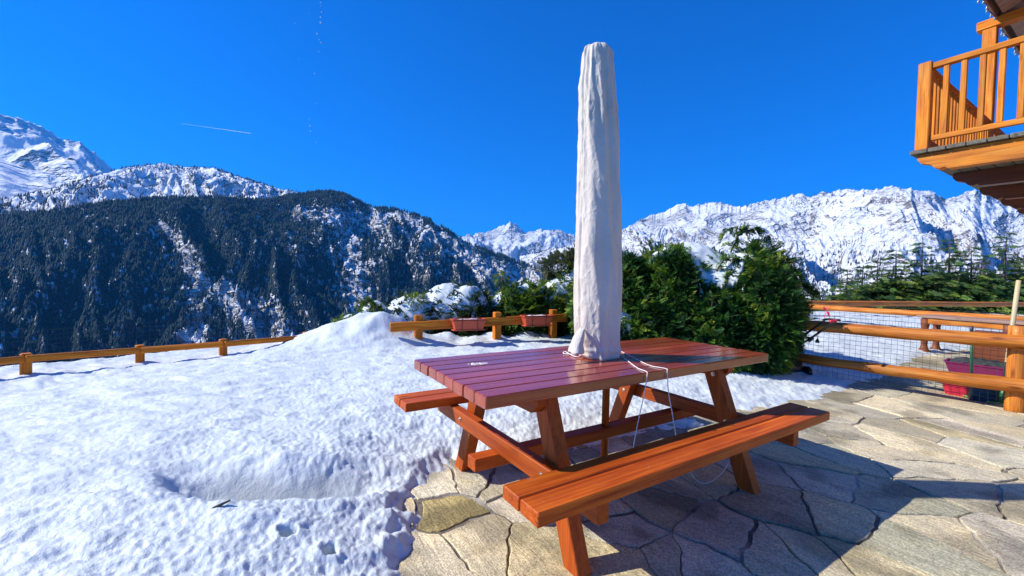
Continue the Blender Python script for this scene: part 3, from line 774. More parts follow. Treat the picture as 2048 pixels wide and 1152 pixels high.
# loose flap of the cover at lower left
pa, pb_, pc, pd = dp(1161, 655, dU-.10), dp(1136, 704, dU-.16), dp(1166, 709, dU-.17), dp(1178, 690, dU-.14)
nu, nv = 14, 16; Vf = []
for i in range(nu):
    s = i/(nu-1)
    for j in range(nv):
        t = j/(nv-1)
        top = pa*(1-s)+(pa+np.array((.02, -.02, 0)))*s
        bot = pb_*(1-s)+pc*s
        P = top*(1-t)+bot*t
        P = P+np.array((.0, -.05, 0))*math.sin(math.pi*s)*t**.7+np.array((-.012, 0, 0))*math.sin(t*math.pi)*(1-s)
        P = P+.008*float(perlin(np.array(s*3.), np.array(t*3.), 210))
        P[2] = max(P[2], .754)
        Vf.append(P-np.array((ub[0], ub[1], 0)))
mfl = np_mesh('flap', np.array(Vf), grid_faces(nu, nv), True)
flo = link('flap', mfl, M_CLOTH, um); sd = flo.modifiers.new('thick', 'SOLIDIFY'); sd.thickness = .003
def wl(p): return np.array(p)-np.array((ub[0], ub[1], 0))
m = MB(); pt0 = wl(L2W(0, 0, 0)); pt0[2] = .0; pt1 = wl(L2W(0.0, .0, .74)); m.tube([pt0, pt1, np.array((0, 0, .84))+pt1*np.array((.4, .4, 0)), (0, 0, 1.2)], .0225, 14)
m.build('pole', W_LEG, um, True)
m = MB(); cc = wl(gp(1232, 713, .76)); m.tube([cc+np.array((0, 0, -.008)), cc+np.array((.004, -.01, .03))], .012, 8); m.build('cord_lock', M_BLACK, um)
def curve_pts(P, n=10):
    P = [np.array(p, float) for p in P]; out = []
    Q_ = [2*P[0]-P[1]]+P+[2*P[-1]-P[-2]]
    for i in range(1, len(Q_)-2):
        for k in range(n):
            t = k/n; a, b, c, d = Q_[i-1:i+3]
            out.append(.5*((2*b)+(c-a)*t+(2*a-5*b+4*c-d)*t*t+(3*b-a-3*c+d)*t**3))
    out.append(P[-1]); return out
def edge_pts(pixels, z=.7535): return [gp(X, Y, z) for X, Y in pixels]
# cords: on the tabletop, over the near edge, hanging down
def hang(pix_top, edge, pix_low, vplane):
    P = edge_pts(pix_top); e = gp(*edge, .7535)
    out = P+[e]
    r = None
    n = np.array((-SY, CY)); 
    for X, Y, v in pix_low:
        rr = ray(X, Y); t = (v+n@np.array((TX, TY)))/(n@rr[:2]); out.append(np.array([0, 0, H])+t*rr)
    return out
c1 = hang([(1234, 706), (1252, 719), (1275, 736)], (1293, 743.5), [(1294, 752, -.421), (1288, 790, -.424), (1277, 840, -.43), (1267, 892, -.44)], 0)
c2 = hang([(1241, 702), (1268, 716), (1300, 731)], (1332, 737.5), [(1334.5, 745, -.421), (1337, 785, -.424), (1345, 830, -.43), (1353, 880, -.44)], 0)
c1 += [c1[-1]+np.array((.005, -.006, -.03))]; c2 += [c2[-1]+np.array((.005, -.006, -.03))]
m = MB()
for c in (c1, c2): m.tube([wl(p) for p in curve_pts(c, 8)], .0026, 6)
m.build('drawstring', M_CORD, um, True)
lp = [gp(*q, .757) for q in ((1150, 709), (1128, 707), (1130, 703), (1145, 711), (1158, 713), (1163, 704), (1170, 704), (1176, 712))]
m = MB(); m.tube([wl(p) for p in curve_pts(lp, 8)], .003, 6); m.build('drawstring', M_CORD, um, True)
lp = [gp(X, Y, z) for X, Y, z in ((1380, 945, .12), (1395, 962, .03), (1415, 966, .012), (1440, 950, .03), (1458, 925, .10), (1470, 905, .2))]
o = MB(); o.tube(curve_pts(lp, 8), .0024, 6)
cd = o.build('cord', M_CORD, None, True); tag(cd, 'thin pale cord drooping in a loop beneath the near bench', 'cord')

# ================================================================== LEFT FENCE ON THE SNOW EDGE
fz = .10
fpx = [(-260, 790, 712+80), (52, 745, 728), (280, 722, 703), (446, 712, 688), (612, 692, 672)]
fp = [gp(X, Y, fz) for X, Y, _ in fpx]
fence_org = fp[1]
fn = thing('wooden_fence', 'honey-coloured wooden fence with a single rail along the snow edge at left', 'fence', (fp[1][0], fp[1][1], 0))
def fl_(p): return np.array(p)-np.array((fp[1][0], fp[1][1], 0))
def z_at(p, X, Y): return dp(X, Y, p[1])[2]
rz_ = [z_at(fp[1], 52, 716), z_at(fp[2], 280, 699), z_at(fp[3], 446, 687), z_at(fp[4], 612, 673.5)]
tops = [z_at(fp[1], 52, 709), z_at(fp[2], 280, 690), z_at(fp[3], 446, 678), z_at(fp[4], 612, 664)]
d01 = fp[2]-fp[1]; pm = fp[1]-d01*1.3; pend = fp[4]+(fp[4]-fp[3])*1.1
rail = [(pm, rz_[0]-.03)]+[(fp[i+1], rz_[i]) for i in range(4)]+[(pend, z_at(pend, 722, 663))]
dirn = (fp[4]-fp[1])[:2]; dirn = dirn/np.hypot(*dirn); nrm = np.array((dirn[1], -dirn[0], 0))   # towards the camera
for (a, za), (b, zb) in zip(rail[:-1], rail[1:]):
    m = MB(); A_ = fl_((a[0], a[1], za))+nrm*.062; B_ = fl_((b[0], b[1], zb))+nrm*.062
    m.beam(A_, B_, .05, .07, ch=.014); m.build('rail', W_FENCE, fn)
for i in range(4):
    b = fp[i+1]; m = MB(); zt = max(tops[i], rz_[i]+.05)
    m.beam(fl_((b[0], b[1], -.45)), fl_((b[0], b[1], zt)), .085, .085, up=(dirn[1], -dirn[0], 0), ch=.012); m.build('post', W_FENCE, fn)
b = fp[4]+np.array((dirn[0], dirn[1], 0))*.13
m = MB(); m.beam(fl_((b[0], b[1], -.45)), fl_((b[0], b[1], tops[3]-.0)), .075, .085, up=(dirn[1], -dirn[0], 0), ch=.012); m.build('post', W_FENCE, fn)
b = gp(706, 672, fz+.08); m = MB(); m.beam(fl_((b[0], b[1], -.45)), fl_((b[0], b[1], z_at(b, 706, 657))), .085, .085, ch=.012); m.build('post', W_FENCE, fn)

# wire netting with small stakes just behind it
wf = thing('wire_fence', 'thin wire netting on small pale stakes behind the snowy left fence', 'wire fence', (fp[1][0], fp[1][1], 0))
m = MB()
q0, q1 = fp[1]-d01*1.0, fp[4]+np.array((.25, .25, 0)); off_ = -nrm*.55
for k in range(9):
    zc = .02+.055*k
    pts = []
    for t in np.linspace(0, 1, 14):
        p = q0*(1-t)+q1*t; pts.append(fl_((p[0], p[1], 0))+off_+np.array((0, 0, zc+.12*t+.01*math.sin(t*20))))
    m.tube(pts, .0008, 4, False)
for t in np.linspace(0, 1, 64):
    p = q0*(1-t)+q1*t; b = fl_((p[0], p[1], 0))+off_+np.array((0, 0, .12*t)); m.tube([b+np.array((0, 0, -.1)), b+np.array((0, 0, .48))], .0007, 4, False)
m.build('wire_mesh', M_WIRE, wf)
for i, X in enumerate(np.linspace(262, 412, 11)):
    Y = 690-(X-262)*.05; dd = fp[2][1]*(1+.0024*(X-262))+.9; p = dp(X+random.uniform(-3, 3), Y, dd); m = MB()
    m.beam(fl_((p[0], p[1], p[2]-.5)), fl_((p[0], p[1], p[2]+.03+random.uniform(0, .02))), .018, .018, ch=.003); m.build('stake', W_PALE, wf)

# ================================================================== FLOWER-BOX RAIL
bp = [gp(X, Y, .12) for X, Y in ((836, 697), (993, 690), (1105, 684))]
br = thing('wooden_railing', 'low honey-coloured rail on three posts carrying flower boxes before the snowy hedge', 'railing', (bp[0][0], bp[0][1], 0))
def bl_(p): return np.array(p)-np.array((bp[0][0], bp[0][1], 0))
zt = [z_at(bp[0], 836, 630), z_at(bp[1], 993, 624), z_at(bp[2], 1105, 619)]
zr = [z_at(bp[0], 836, 650), z_at(bp[1], 993, 640), z_at(bp[2], 1105, 635)]
bd_ = (bp[2]-bp[0])[:2]; bd_ = bd_/np.hypot(*bd_); bn_ = np.array((bd_[1], -bd_[0], 0))
for i in range(3):
    m = MB(); m.beam(bl_((bp[i][0], bp[i][1], -.2)), bl_((bp[i][0], bp[i][1], zt[i])), .115, .115, up=(bd_[1], -bd_[0], 0), ch=.012); m.build('post', W_FENCE, br)
st = bp[0]-np.array((bd_[0], bd_[1], 0))*.42; en = bp[2]+np.array((bd_[0], bd_[1], 0))*.22
sl_ = (zr[2]-zr[0])/np.hypot(*(bp[2]-bp[0])[:2])
m = MB(); m.beam(bl_((st[0], st[1], zr[0]-.42*sl_))+bn_*.085, bl_((en[0], en[1], zr[2]+.2*sl_))+bn_*.085, .055, .135, ch=.014); m.build('rail', W_FENCE, br)
m = MB(); a = bp[0]*.55+bp[2]*.45; b = bp[2]+(bp[2]-bp[0])*.9
m.beam(bl_((a[0], a[1], .10)), bl_((b[0], b[1], .16)), .05, .10, ch=.012); m.build('rail', W_FENCE, br)
for idx, (X, lab) in enumerate(((927, 'left terracotta flower box hung on the rail, snow lying inside'), (1061, 'right terracotta flower box hung on the rail beside the end post'))):
    t = (X-836)/(1105-836); 
    # find point on rail line hitting that column
    best = min((abs(projv(*(bp[0]*(1-s)+bp[2]*s))[0]-X), s) for s in np.linspace(0, 1.1, 400))[1]
    P = bp[0]*(1-best)+bp[2]*best; zc = zr[0]*(1-best)+zr[2]*best
    c = P+bn_*.215; c[2] = zc-.075
    fb = thing('flower_box', lab, 'flower box', c, 'terracotta flower boxes on the rail', math.atan2(bd_[1], bd_[0]))
    L_, w0, w1, hh = .50, .062, .088, .155
    m = MB()
    def rr(k, z, inn=0): 
        a_ = L_/2-.035*(1-k)-inn; b_ = w0+(w1-w0)*k-inn; return [(-a_, -b_, z), (a_, -b_, z), (a_, b_, z), (-a_, b_, z)]
    R5 = [rr(0, 0), rr(.9, hh*.86), rr(1.0, hh*.86, -.01), rr(1.0, hh, -.012), rr(1.0, hh, .012), rr(.6, hh*.55, .012)]
    V = [p for r in R5 for p in r]; Fs = [(3, 2, 1, 0)]
    for k in range(5):
        for i in range(4): j = (i+1) % 4; Fs.append((k*4+i, k*4+j, k*4+4+j, k*4+4+i))
    Fs.append((20, 21, 22, 23)); m.add(V, Fs); m.build('tub', M_TERRA, fb)
    m = MB(); m.beam((-.25, 0, -.008), (.25, 0, -.008), .15, .016, ch=.005); m.build('drip_tray', M_TERRA, fb)
    m = MB()
    for x in (-.12, .12):
        m.tube([(x, .09, hh+.01), (x, -.104, hh+.006), (x, -.09, hh*.6), (x, -.085, -.02), (x, .09, -.02)], .004, 5)
    m.tube([(-.27, -.105, hh*.9), (.27, -.105, hh*.9)], .003, 5); m.build('bracket', M_BLACK, fb)
    n_ = 14; gx_, gy_ = np.meshgrid(np.linspace(-.22, .22, 22), np.linspace(-.07, .07, 9), indexing='ij')
    gz_ = hh-.035+.035*np.clip(1-(gx_/.22)**4, 0, 1)*np.clip(1-(gy_/.075)**4, 0, 1)+.012*perlin(gx_*12+idx*5, gy_*12, 3)
    link('snow_fill', np_mesh('snow_fill', np.stack([gx_, gy_, gz_], -1).reshape(-1, 3), grid_faces(22, 9)[:, ::-1].copy(), True), M_SNOWS, fb)

# ================================================================== RIGHT LOG FENCE
rp0 = gp(2030, 822, 0); rpL = np.array((3.80, 5.72, 0))
rf = thing('log_fence', 'round-log fence with two thick rails and wire mesh at the right of the terrace', 'fence', rp0)
def rl(p): return np.array(p)-rp0
rd = (rp0-rpL)[:2]; rd = rd/np.hypot(*rd)*1.0; rn = np.array((rd[1], -rd[0], 0)); rn = rn if rn[1] < 0 else -rn
def on_line(X, off=0):
    s = np.linspace(-.8, 2.5, 1600); P = rpL[None, :2]+s[:, None]*rd[None, :]*1.0+rn[:2]*off
    px = projv(P[:, 0], P[:, 1], np.full(len(P), .4))[0]; k = np.argmin(np.abs(px-X)); return np.array((P[k, 0], P[k, 1], 0))
a, b = on_line(1575, .10), on_line(2040, .10); e = b+(b-a)*.9; a0_ = a-(b-a)*.35
za, zb = z_at(a, 1575, 650), z_at(b, 2040, 682)
m = MB(); m.log(rl((a[0], a[1], za)), rl((e[0], e[1], zb+(zb-za)*.9)), .062, .080, 16, 40, .22); m.build('rail', W_LOG, rf, True)
za, zb = z_at(a, 1575, 712), z_at(b, 2040, 771)
m = MB(); m.log(rl((a[0], a[1], za)), rl((e[0], e[1], zb+(zb-za)*.9)), .056, .074, 16, 40, .22); m.build('rail', W_LOG, rf, True)
m = MB(); m.log(rl((rp0[0], rp0[1], -.05)), rl((rp0[0], rp0[1], z_at(rp0, 2035, 652))), .078, .072, 14, 8, .10); m.build('post', W_LOG, rf, True)
pl_ = rpL-np.array((rd[0], rd[1], 0))*.55; m = MB(); m.log(rl((pl_[0], pl_[1], -.05)), rl((pl_[0], pl_[1], .8)), .075, .07, 14, 8, .10); m.build('post', W_LOG, rf, True)
p2 = rp0+np.array((rd[0], rd[1], 0))*1.9; m = MB(); m.log(rl((p2[0], p2[1], -.05)), rl((p2[0], p2[1], .88)), .078, .072, 14, 8, .10); m.build('post', W_LOG, rf, True)
m = MB(); a = on_line(1570, -.03); b = on_line(2046, -.03); Lm = np.hypot(*(b-a)[:2]); nn = int(Lm/.055)
for k in range(nn+1):
    p = a+(b-a)*k/nn; j = random.uniform(-.004, .004); m.tube([rl((p[0]+j, p[1], .03)), rl((p[0], p[1]+j, .40)), rl((p[0]-j, p[1], .80))], .0017, 4, False)
for k in range(15):
    z = .03+.055*k; pts = [rl((a[0]+(b[0]-a[0])*t, a[1]+(b[1]-a[1])*t, z+.006*math.sin(t*23+k))) for t in np.linspace(0, 1, 12)]; m.tube(pts, .0017, 4, False)
m.build('wire_mesh', M_WIRE, rf)

# far fences round the upper terrace
def simple_fence(label, A, B, zA, zB, base, posts, r, mesh_=False):
    f = thing('log_fence', label, 'fence', (A[0], A[1], 0)); O = np.array((A[0], A[1], 0)); A = np.array(A); B = np.array(B)
    m = MB(); m.log(np.array((A[0], A[1], zA))-O, np.array((B[0], B[1], zB))-O, r*1.05, r*.95, 10, 18, .12); m.build('rail', W_LOG, f, True)
    for t in posts:
        p = A+(B-A)*t; z = zA+(zB-zA)*t; m = MB(); m.beam(np.array((p[0], p[1], base-.3))-O, np.array((p[0], p[1], z+.075))-O, .15, .15, ch=.02); m.build('post', W_LOG, f)
    if mesh_:
        m = MB(); L = np.hypot(*(B-A)); n = int(L/.12)
        for k in range(n+1):
            p = A+(B-A)*k/n; z = zA+(zB-zA)*k/n; m.tube([np.array((p[0], p[1], base-.1))-O, np.array((p[0], p[1], z+.12))-O], .003, 4, False)
        for k in range(6):
            m.tube([np.array((A[0], A[1], base+k*(zA-base+.1)/5))-O, np.array((B[0], B[1], base+k*(zB-base+.1)/5))-O], .003, 4, False)
        m.build('wire_mesh', M_WIRE, f)
    return f
cA = dp(1588, 611, 12.2)
cB = dp(2075, 641, 7.9); simple_fence('slim log rail fence with wire mesh, running from the hedge past the far table', (cA[0], cA[1]), (cB[0], cB[1]), cA[2], cB[2], .15, (.17, .55, .9), .068, True)
cA2 = dp(1575, 609, 12.3); cC = dp(2090, 608, 15); simple_fence('farthest log rail fence, level across the view below the cedar row', (cA2[0], cA2[1]+.25), (cC[0], cC[1]), cA2[2], cC[2], .25, (.12, .42, .62, .9), .085)

# far table
ft0 = dp(1833, 634, 7.75); ft1 = dp(2012, 637, 6.75); ft1[2] = ft0[2] = .66
ft = thing('wooden_table', 'long weathered wooden table on turned legs beyond the log fence', 'table', (ft0[0], ft0[1], 0)); O = np.array((ft0[0], ft0[1], 0))
d = ft1-ft0; d = d/np.linalg.norm(d); nq = np.array((-d[1], d[0], 0)); nq = nq if nq[1] > 0 else -nq
m = MB()
for k in range(4):
    m.beam(ft0-O+nq*(.075+.15*k), ft1+d*.25-O+nq*(.075+.15*k), .145, .04, ch=.006)
m.build('tabletop', W_JOIST if False else W_SOFFIT, ft)
m = MB(); m.beam(ft0-O+d*.06+nq*.05+np.array((0, 0, -.075)), ft1-O+d*.1+nq*.05+np.array((0, 0, -.075)), .035, .10, ch=.005); m.build('apron', W_LOG, ft)
for k, s in ((.10, .07), (.10, .53), (1.12, .07), (1.12, .53)):
    p = ft0-O+d*k+nq*s; m = MB(); m.lathe((p[0], p[1], 0), [(.10, 0), (.10, .03), (.06, .07), (.045, .14), (.05, .22), (.075, .34), (.05, .44), (.06, .5), (.065, .64-.02)], 14); m.build('leg', W_JOIST, ft, True)

# bins, bucket, poles
def taper_box(name, mat, parent, L0, W0, L1, W1, h, rot, wall=.012, lip=.012, rnd=.04):
    m = MB()
    def ring(L, W, z):
        out = []
        for cx, cy, a0 in ((L/2-rnd, W/2-rnd, 0), (-L/2+rnd, W/2-rnd, 90), (-L/2+rnd, -W/2+rnd, 180), (L/2-rnd, -W/2+rnd, 270)):
            for k in range(4):
                a = math.radians(a0+30*k); out.append((cx+rnd*math.cos(a), cy+rnd*math.sin(a), z))
        return out
    R = [ring(L0, W0, 0), ring(L1, W1, h*.9), ring(L1+2*lip, W1+2*lip, h*.9), ring(L1+2*lip, W1+2*lip, h), ring(L1-2*wall, W1-2*wall, h), ring(L0-2*wall, W0-2*wall, .02)]
    V = [p for r in R for p in r]; n = 16; Fs = [tuple(range(n-1, -1, -1)), tuple(range(5*n, 6*n))]
    for k in range(5):
        for i in range(n): j = (i+1) % n; Fs.append((k*n+i, k*n+j, k*n+n+j, k*n+n+i))
    m.add(V, Fs); return m.build(name, mat, parent)
c = dp(1956, 760, 5.9); ang = math.atan2(rd[1], rd[0])
bx = thing('storage_tub', 'magenta plastic tub heaped with dark cloth behind the log fence', 'tub', (c[0], c[1], 0), None, ang)
taper_box('tub', M_MAG, bx, .56, .34, .64, .40, .15, 0)
g1, g2 = np.meshgrid(np.linspace(-.29, .29, 26), np.linspace(-.18, .18, 18), indexing='ij')
gz_ = .10+.09*np.clip(1-(g1/.3)**4, 0, 1)*np.clip(1-(g2/.19)**4, 0, 1)+.06*np.abs(perlin(g1*9, g2*9, 4))
link('cloth', np_mesh('cloth', np.stack([g1, g2, gz_], -1).reshape(-1, 3), grid_faces(26, 18)[:, ::-1].copy(), True), M_CARD, bx)
c = dp(1917, 782, 4.72); pk = thing('plastic_basin', 'bright pink plastic basin just behind the lower log rail', 'basin', (c[0], c[1], 0), None, ang); taper_box('basin', M_PINK, pk, .20, .16, .26, .20, .14, 0)
c = dp(1970, 790, 4.5); bu = thing('bucket', 'dark blue plastic bucket on the paving behind the lower log rail', 'bucket', (c[0], c[1], 0)); 
m = MB(); m.lathe((0, 0, 0), [(.125, 0), (.16, .24), (.17, .24), (.17, .262), (.155, .262), (.118, .02)], 24); m.build('pail', M_BLUE, bu, True)
m = MB(); m.tube([(.165*math.cos(t), .165*math.sin(t)*.3-.06, .25+.0*t) for t in np.linspace(0, math.pi, 14)], .004, 5); m.build('handle', M_BOLT, bu)
gc = [gp(*q, .02) for q in ((1925, 790), (1945, 796), (1975, 803), (2000, 806), (2020, 806))]; m = MB(); m.tube(curve_pts(gc, 8), .006, 6); o = m.build('lime_rope', M_LIME, None, True); tag(o, 'lime green cord lying on the paving before the blue bucket', 'cord')
# pale broomstick
a, b = dp(2003, 806, 4.32), dp(2037.5, 561, 4.45); ps = thing('broomstick', 'tall pale wooden pole leaning against the log fence near its right post', 'pole', (a[0], a[1], 0)); O = np.array((a[0], a[1], 0))
m = MB(); m.tube([a-O+(b-a)*.14, b-O], .0195, 10); m.build('shaft', W_PALE, ps, True); m = MB(); m.tube([a-O, a-O+(b-a)*.14], .022, 10); m.build('grip', M_GREEN, ps, True)
a, b = dp(1942, 790, 4.8), dp(1943, 652, 4.85); a[2] = .01; gs = thing('garden_rake', 'thin green rake handle standing upright beside the magenta tub', 'rake', (a[0], a[1], 0)); O = np.array((a[0], a[1], 0))
m = MB(); m.tube([a-O+np.array((0, 0, .03)), b-O], .013, 8); m.build('shaft', M_GREEN, gs, True)
m = MB(); m.tube([b-O+(a-b)*.10, b-O], .016, 8); m.build('cap', M_WIRE, gs, True)
m = MB(); m.beam(a-O+np.array((-.16, 0, .035)), a-O+np.array((.16, 0, .035)), .02, .025, ch=.003)
for k in range(9): m.beam(a-O+np.array((-.15+.0375*k, 0, .03)), a-O+np.array((-.15+.0375*k, -.03, -.005)), .006, .006, ch=.001)
m.build('head', M_GREEN, gs)
# block planter
c0 = dp(2048, 770, 5.75); pr = thing('log_planter', 'square planter of upright log blocks in the corner behind the fence', 'planter', (c0[0], c0[1], 0), None, ang)
for r_ in range(3):
    for k in range(5):
        if (k+r_) % 2 == 0 or True:
            m = MB(); m.beam((-.42+.17*k, 0, .02+.2*r_), (-.42+.17*k, 0, .205+.2*r_), .14, .13, ch=.02); m.build('log_block', W_LOG if (k+r_) % 2 == 0 else W_JOIST, pr)
m = MB(); m.beam((-.5, .22, .0+.3), (.42, .22, .3), .25, .55, ch=.01); m.build('core', W_JOIST, pr)

# mower leaning out of the hedge
mw0 = np.array((3.62, 5.62, 0)); mw = thing('lawn_mower', 'black lawn mower with its tubular handle sticking out of the hedge over the fence rail', 'lawn mower', mw0)
def ml(p): return np.array(p)-mw0
h0a, h0b = dp(1574, 697, 5.45), dp(1588, 700, 5.30); h1a, h1b = dp(1643, 646, 5.02), dp(1670, 643, 4.86)
m = MB()
m.tube([ml(p) for p in curve_pts([mw0+np.array((-.2, .0, .22)), h0a, (h0a+h1a)/2+np.array((0, 0, .01)), h1a, dp(1650, 639, 5.0), dp(1668, 639, 4.9), dp(1679, 641, 4.84), h1b, (h0b+h1b)/2, h0b, mw0+np.array((.15, -.1, .2))], 6)], .013, 8); m.build('handle', M_BLACK, mw, True)
m = MB(); m.tube([ml((h0a*.55+h1a*.45)), ml((h0b*.55+h1b*.45))], .012, 8); p = ml(h0b*.6+h1b*.4); m.tube([p+np.array((-.02, -.01, -.02)), p+np.array((.03, -.01, .02))], .022, 8); m.build('cross_bar', M_BLACK, mw)
m = MB(); p = ml(dp(1666, 643, 4.85)); m.beam(p+np.array((-.04, 0, 0)), p+np.array((.04, 0, .01)), .03, .03, ch=.008); m.build('switch', M_RED, mw)
m = MB(); a = dp(1637, 658, 5.0); b = dp(1635, 678, 5.0); m.tube([ml(p) for p in curve_pts([a, (a+b)/2+np.array((-.01, 0, 0)), b], 5)], .0035, 5); b = ml(b); m.lathe((b[0], b[1], b[2]-.045), [(.02, 0), (.022, .015), (.012, .04), (.006, .05)], 10); m.build('power_plug', M_BLACK, mw)
m = MB(); m.lathe((0, 0, .06), [(.24, 0), (.27, .05), (.25, .11), (.16, .17), (.12, .26), (.06, .28)], 20); m.build('deck', M_DECK, mw, True)
for x, y in ((-.22, -.2), (.22, -.2), (-.22, .2), (.22, .2)):
    m = MB(); m.tube([(x-.02, y, .075), (x+.02, y, .075)], .075, 14); m.build('wheel', M_BLACK, mw)
# red ribbon on the far fence
rbp = dp(1654, 622, 10.4); rb = thing('ribbon', 'small red ribbon tied to the slim far fence', 'ribbon', rbp)
m = MB()
for sx_, sz_ in ((-.10, .10), (.10, .14), (-.06, -.16), (.07, -.13)):
    m.add([(0, 0, 0), (sx_*.6, -.03, sz_*.5+.03), (sx_, -.01, sz_), (sx_*.7, .02, sz_*.6-.04), (0, .012, 0), (sx_*.6, -.018, sz_*.5+.03), (sx_, .002, sz_), (sx_*.7, .032, sz_*.6-.04)],
          [(0, 1, 2, 3), (7, 6, 5, 4), (0, 4, 5, 1), (1, 5, 6, 2), (2, 6, 7, 3), (3, 7, 4, 0)])
m.build('bow', M_RED, rb)
# snow chunks, twig
def lump(name, c, r, label, seed):
    nU, nV = 18, 12; V = []
    for i in range(nU):
        for j in range(nV):
            a = 2*math.pi*i/nU; b = math.pi*.5*j/(nV-1); x, y, z = math.cos(a)*math.cos(b), math.sin(a)*math.cos(b), math.sin(b)
            q = 1+.45*float(perlin(np.array(x*1.6+seed), np.array(y*1.6+z*1.3)))+.2*float(perlin(np.array(x*4+seed), np.array(y*4+z*3)))
            V.append((x*r[0]*q, y*r[1]*q, z*r[2]*q-.004))
    Fs = [(i*nV+j, ((i+1) % nU)*nV+j, ((i+1) % nU)*nV+j+1, i*nV+j+1) for i in range(nU) for j in range(nV-1)]
    o = link(name, np_mesh(name, np.array(V), Fs, True), M_SNOWS); o.location = tuple(c); return tag(o, label, 'snow')
lump('snow_clump', gp(1372, 850, 0), (.13, .07, .05), 'small clump of snow left on the paving behind the near bench', 1)
lump('snow_clump', gp(1330, 856, 0), (.07, .04, .025), 'smallest clump of snow on the paving, just left of the larger clump', 5)
_r = ray(443, 1014); _ts = np.linspace(1.5, 3.2, 400); _P = np.array([0, 0, H])+_ts[:, None]*_r[None]
_gz = snow_height(_P[:, 0][None], _P[:, 1][None])[0][0]; p = _P[int(np.argmax(_P[:, 2] < _gz))]+np.array((0, 0, .004)); m = MB(); m.tube([(-.035, -.005, -.01), (0, 0, .008), (.03, .012, .02)], [.007, .006, .004], 6); o = m.build('twig', M_TWIG, None); o.location = tuple(p); tag(o, 'dark twig stuck in the melted snow hollow', 'twig')
# ================================================================== CONIFERS
def frond_template(n=5, droop=.25):
    """flat spray: a stem with pairs of narrow leaflets, unit length along x"""
    V = []; Q = []
    def leaf(p, d, L, wd):
        d = np.array(d, float); d /= np.linalg.norm(d); s = np.cross((0, 0, 1), d); s /= np.linalg.norm(s); p = np.array(p, float); b = len(V)
        V.extend([p, p+d*L*.45+s*wd, p+d*L+np.array((0, 0, -.06*L)), p+d*L*.45-s*wd]); Q.append((b, b+1, b+2, b+3))
    for i in range(n):
        t = i/n; p = (t*.8, 0, -droop*t*t); L = .42*(1-.55*t)
        for s in (-1, 1): leaf(p, (.75, s*.7, -.15*t), L, .07)
    leaf((.62, 0, -droop*.5), (1, 0, -.5*droop-.1), .42, .06)
    return np.array(V), np.array(Q)
FT_V, FT_Q = frond_template()
def sprays(P, D, U, size, col, T=(FT_V, FT_Q)):
    TV, TQ = T; n = len(P)
    D = D/np.linalg.norm(D, axis=1, keepdims=True); S_ = np.cross(U, D); S_ /= np.linalg.norm(S_, axis=1, keepdims=True)+1e-9; N = np.cross(D, S_)
    V = P[:, None, :]+size[:, None, None]*(TV[None, :, 0, None]*D[:, None]+TV[None, :, 1, None]*S_[:, None]+TV[None, :, 2, None]*N[:, None])
    Q = (TQ[None]+np.arange(n)[:, None, None]*len(TV)).reshape(-1, 4)
    # leaflets at the tips are the younger, lighter growth
    tip = .85+.3*np.clip(TV[:, 0], 0, 1)
    C = (col[:, None, :]*tip[None, :, None]).reshape(-1, 3)
    return V.reshape(-1, 3), Q, C
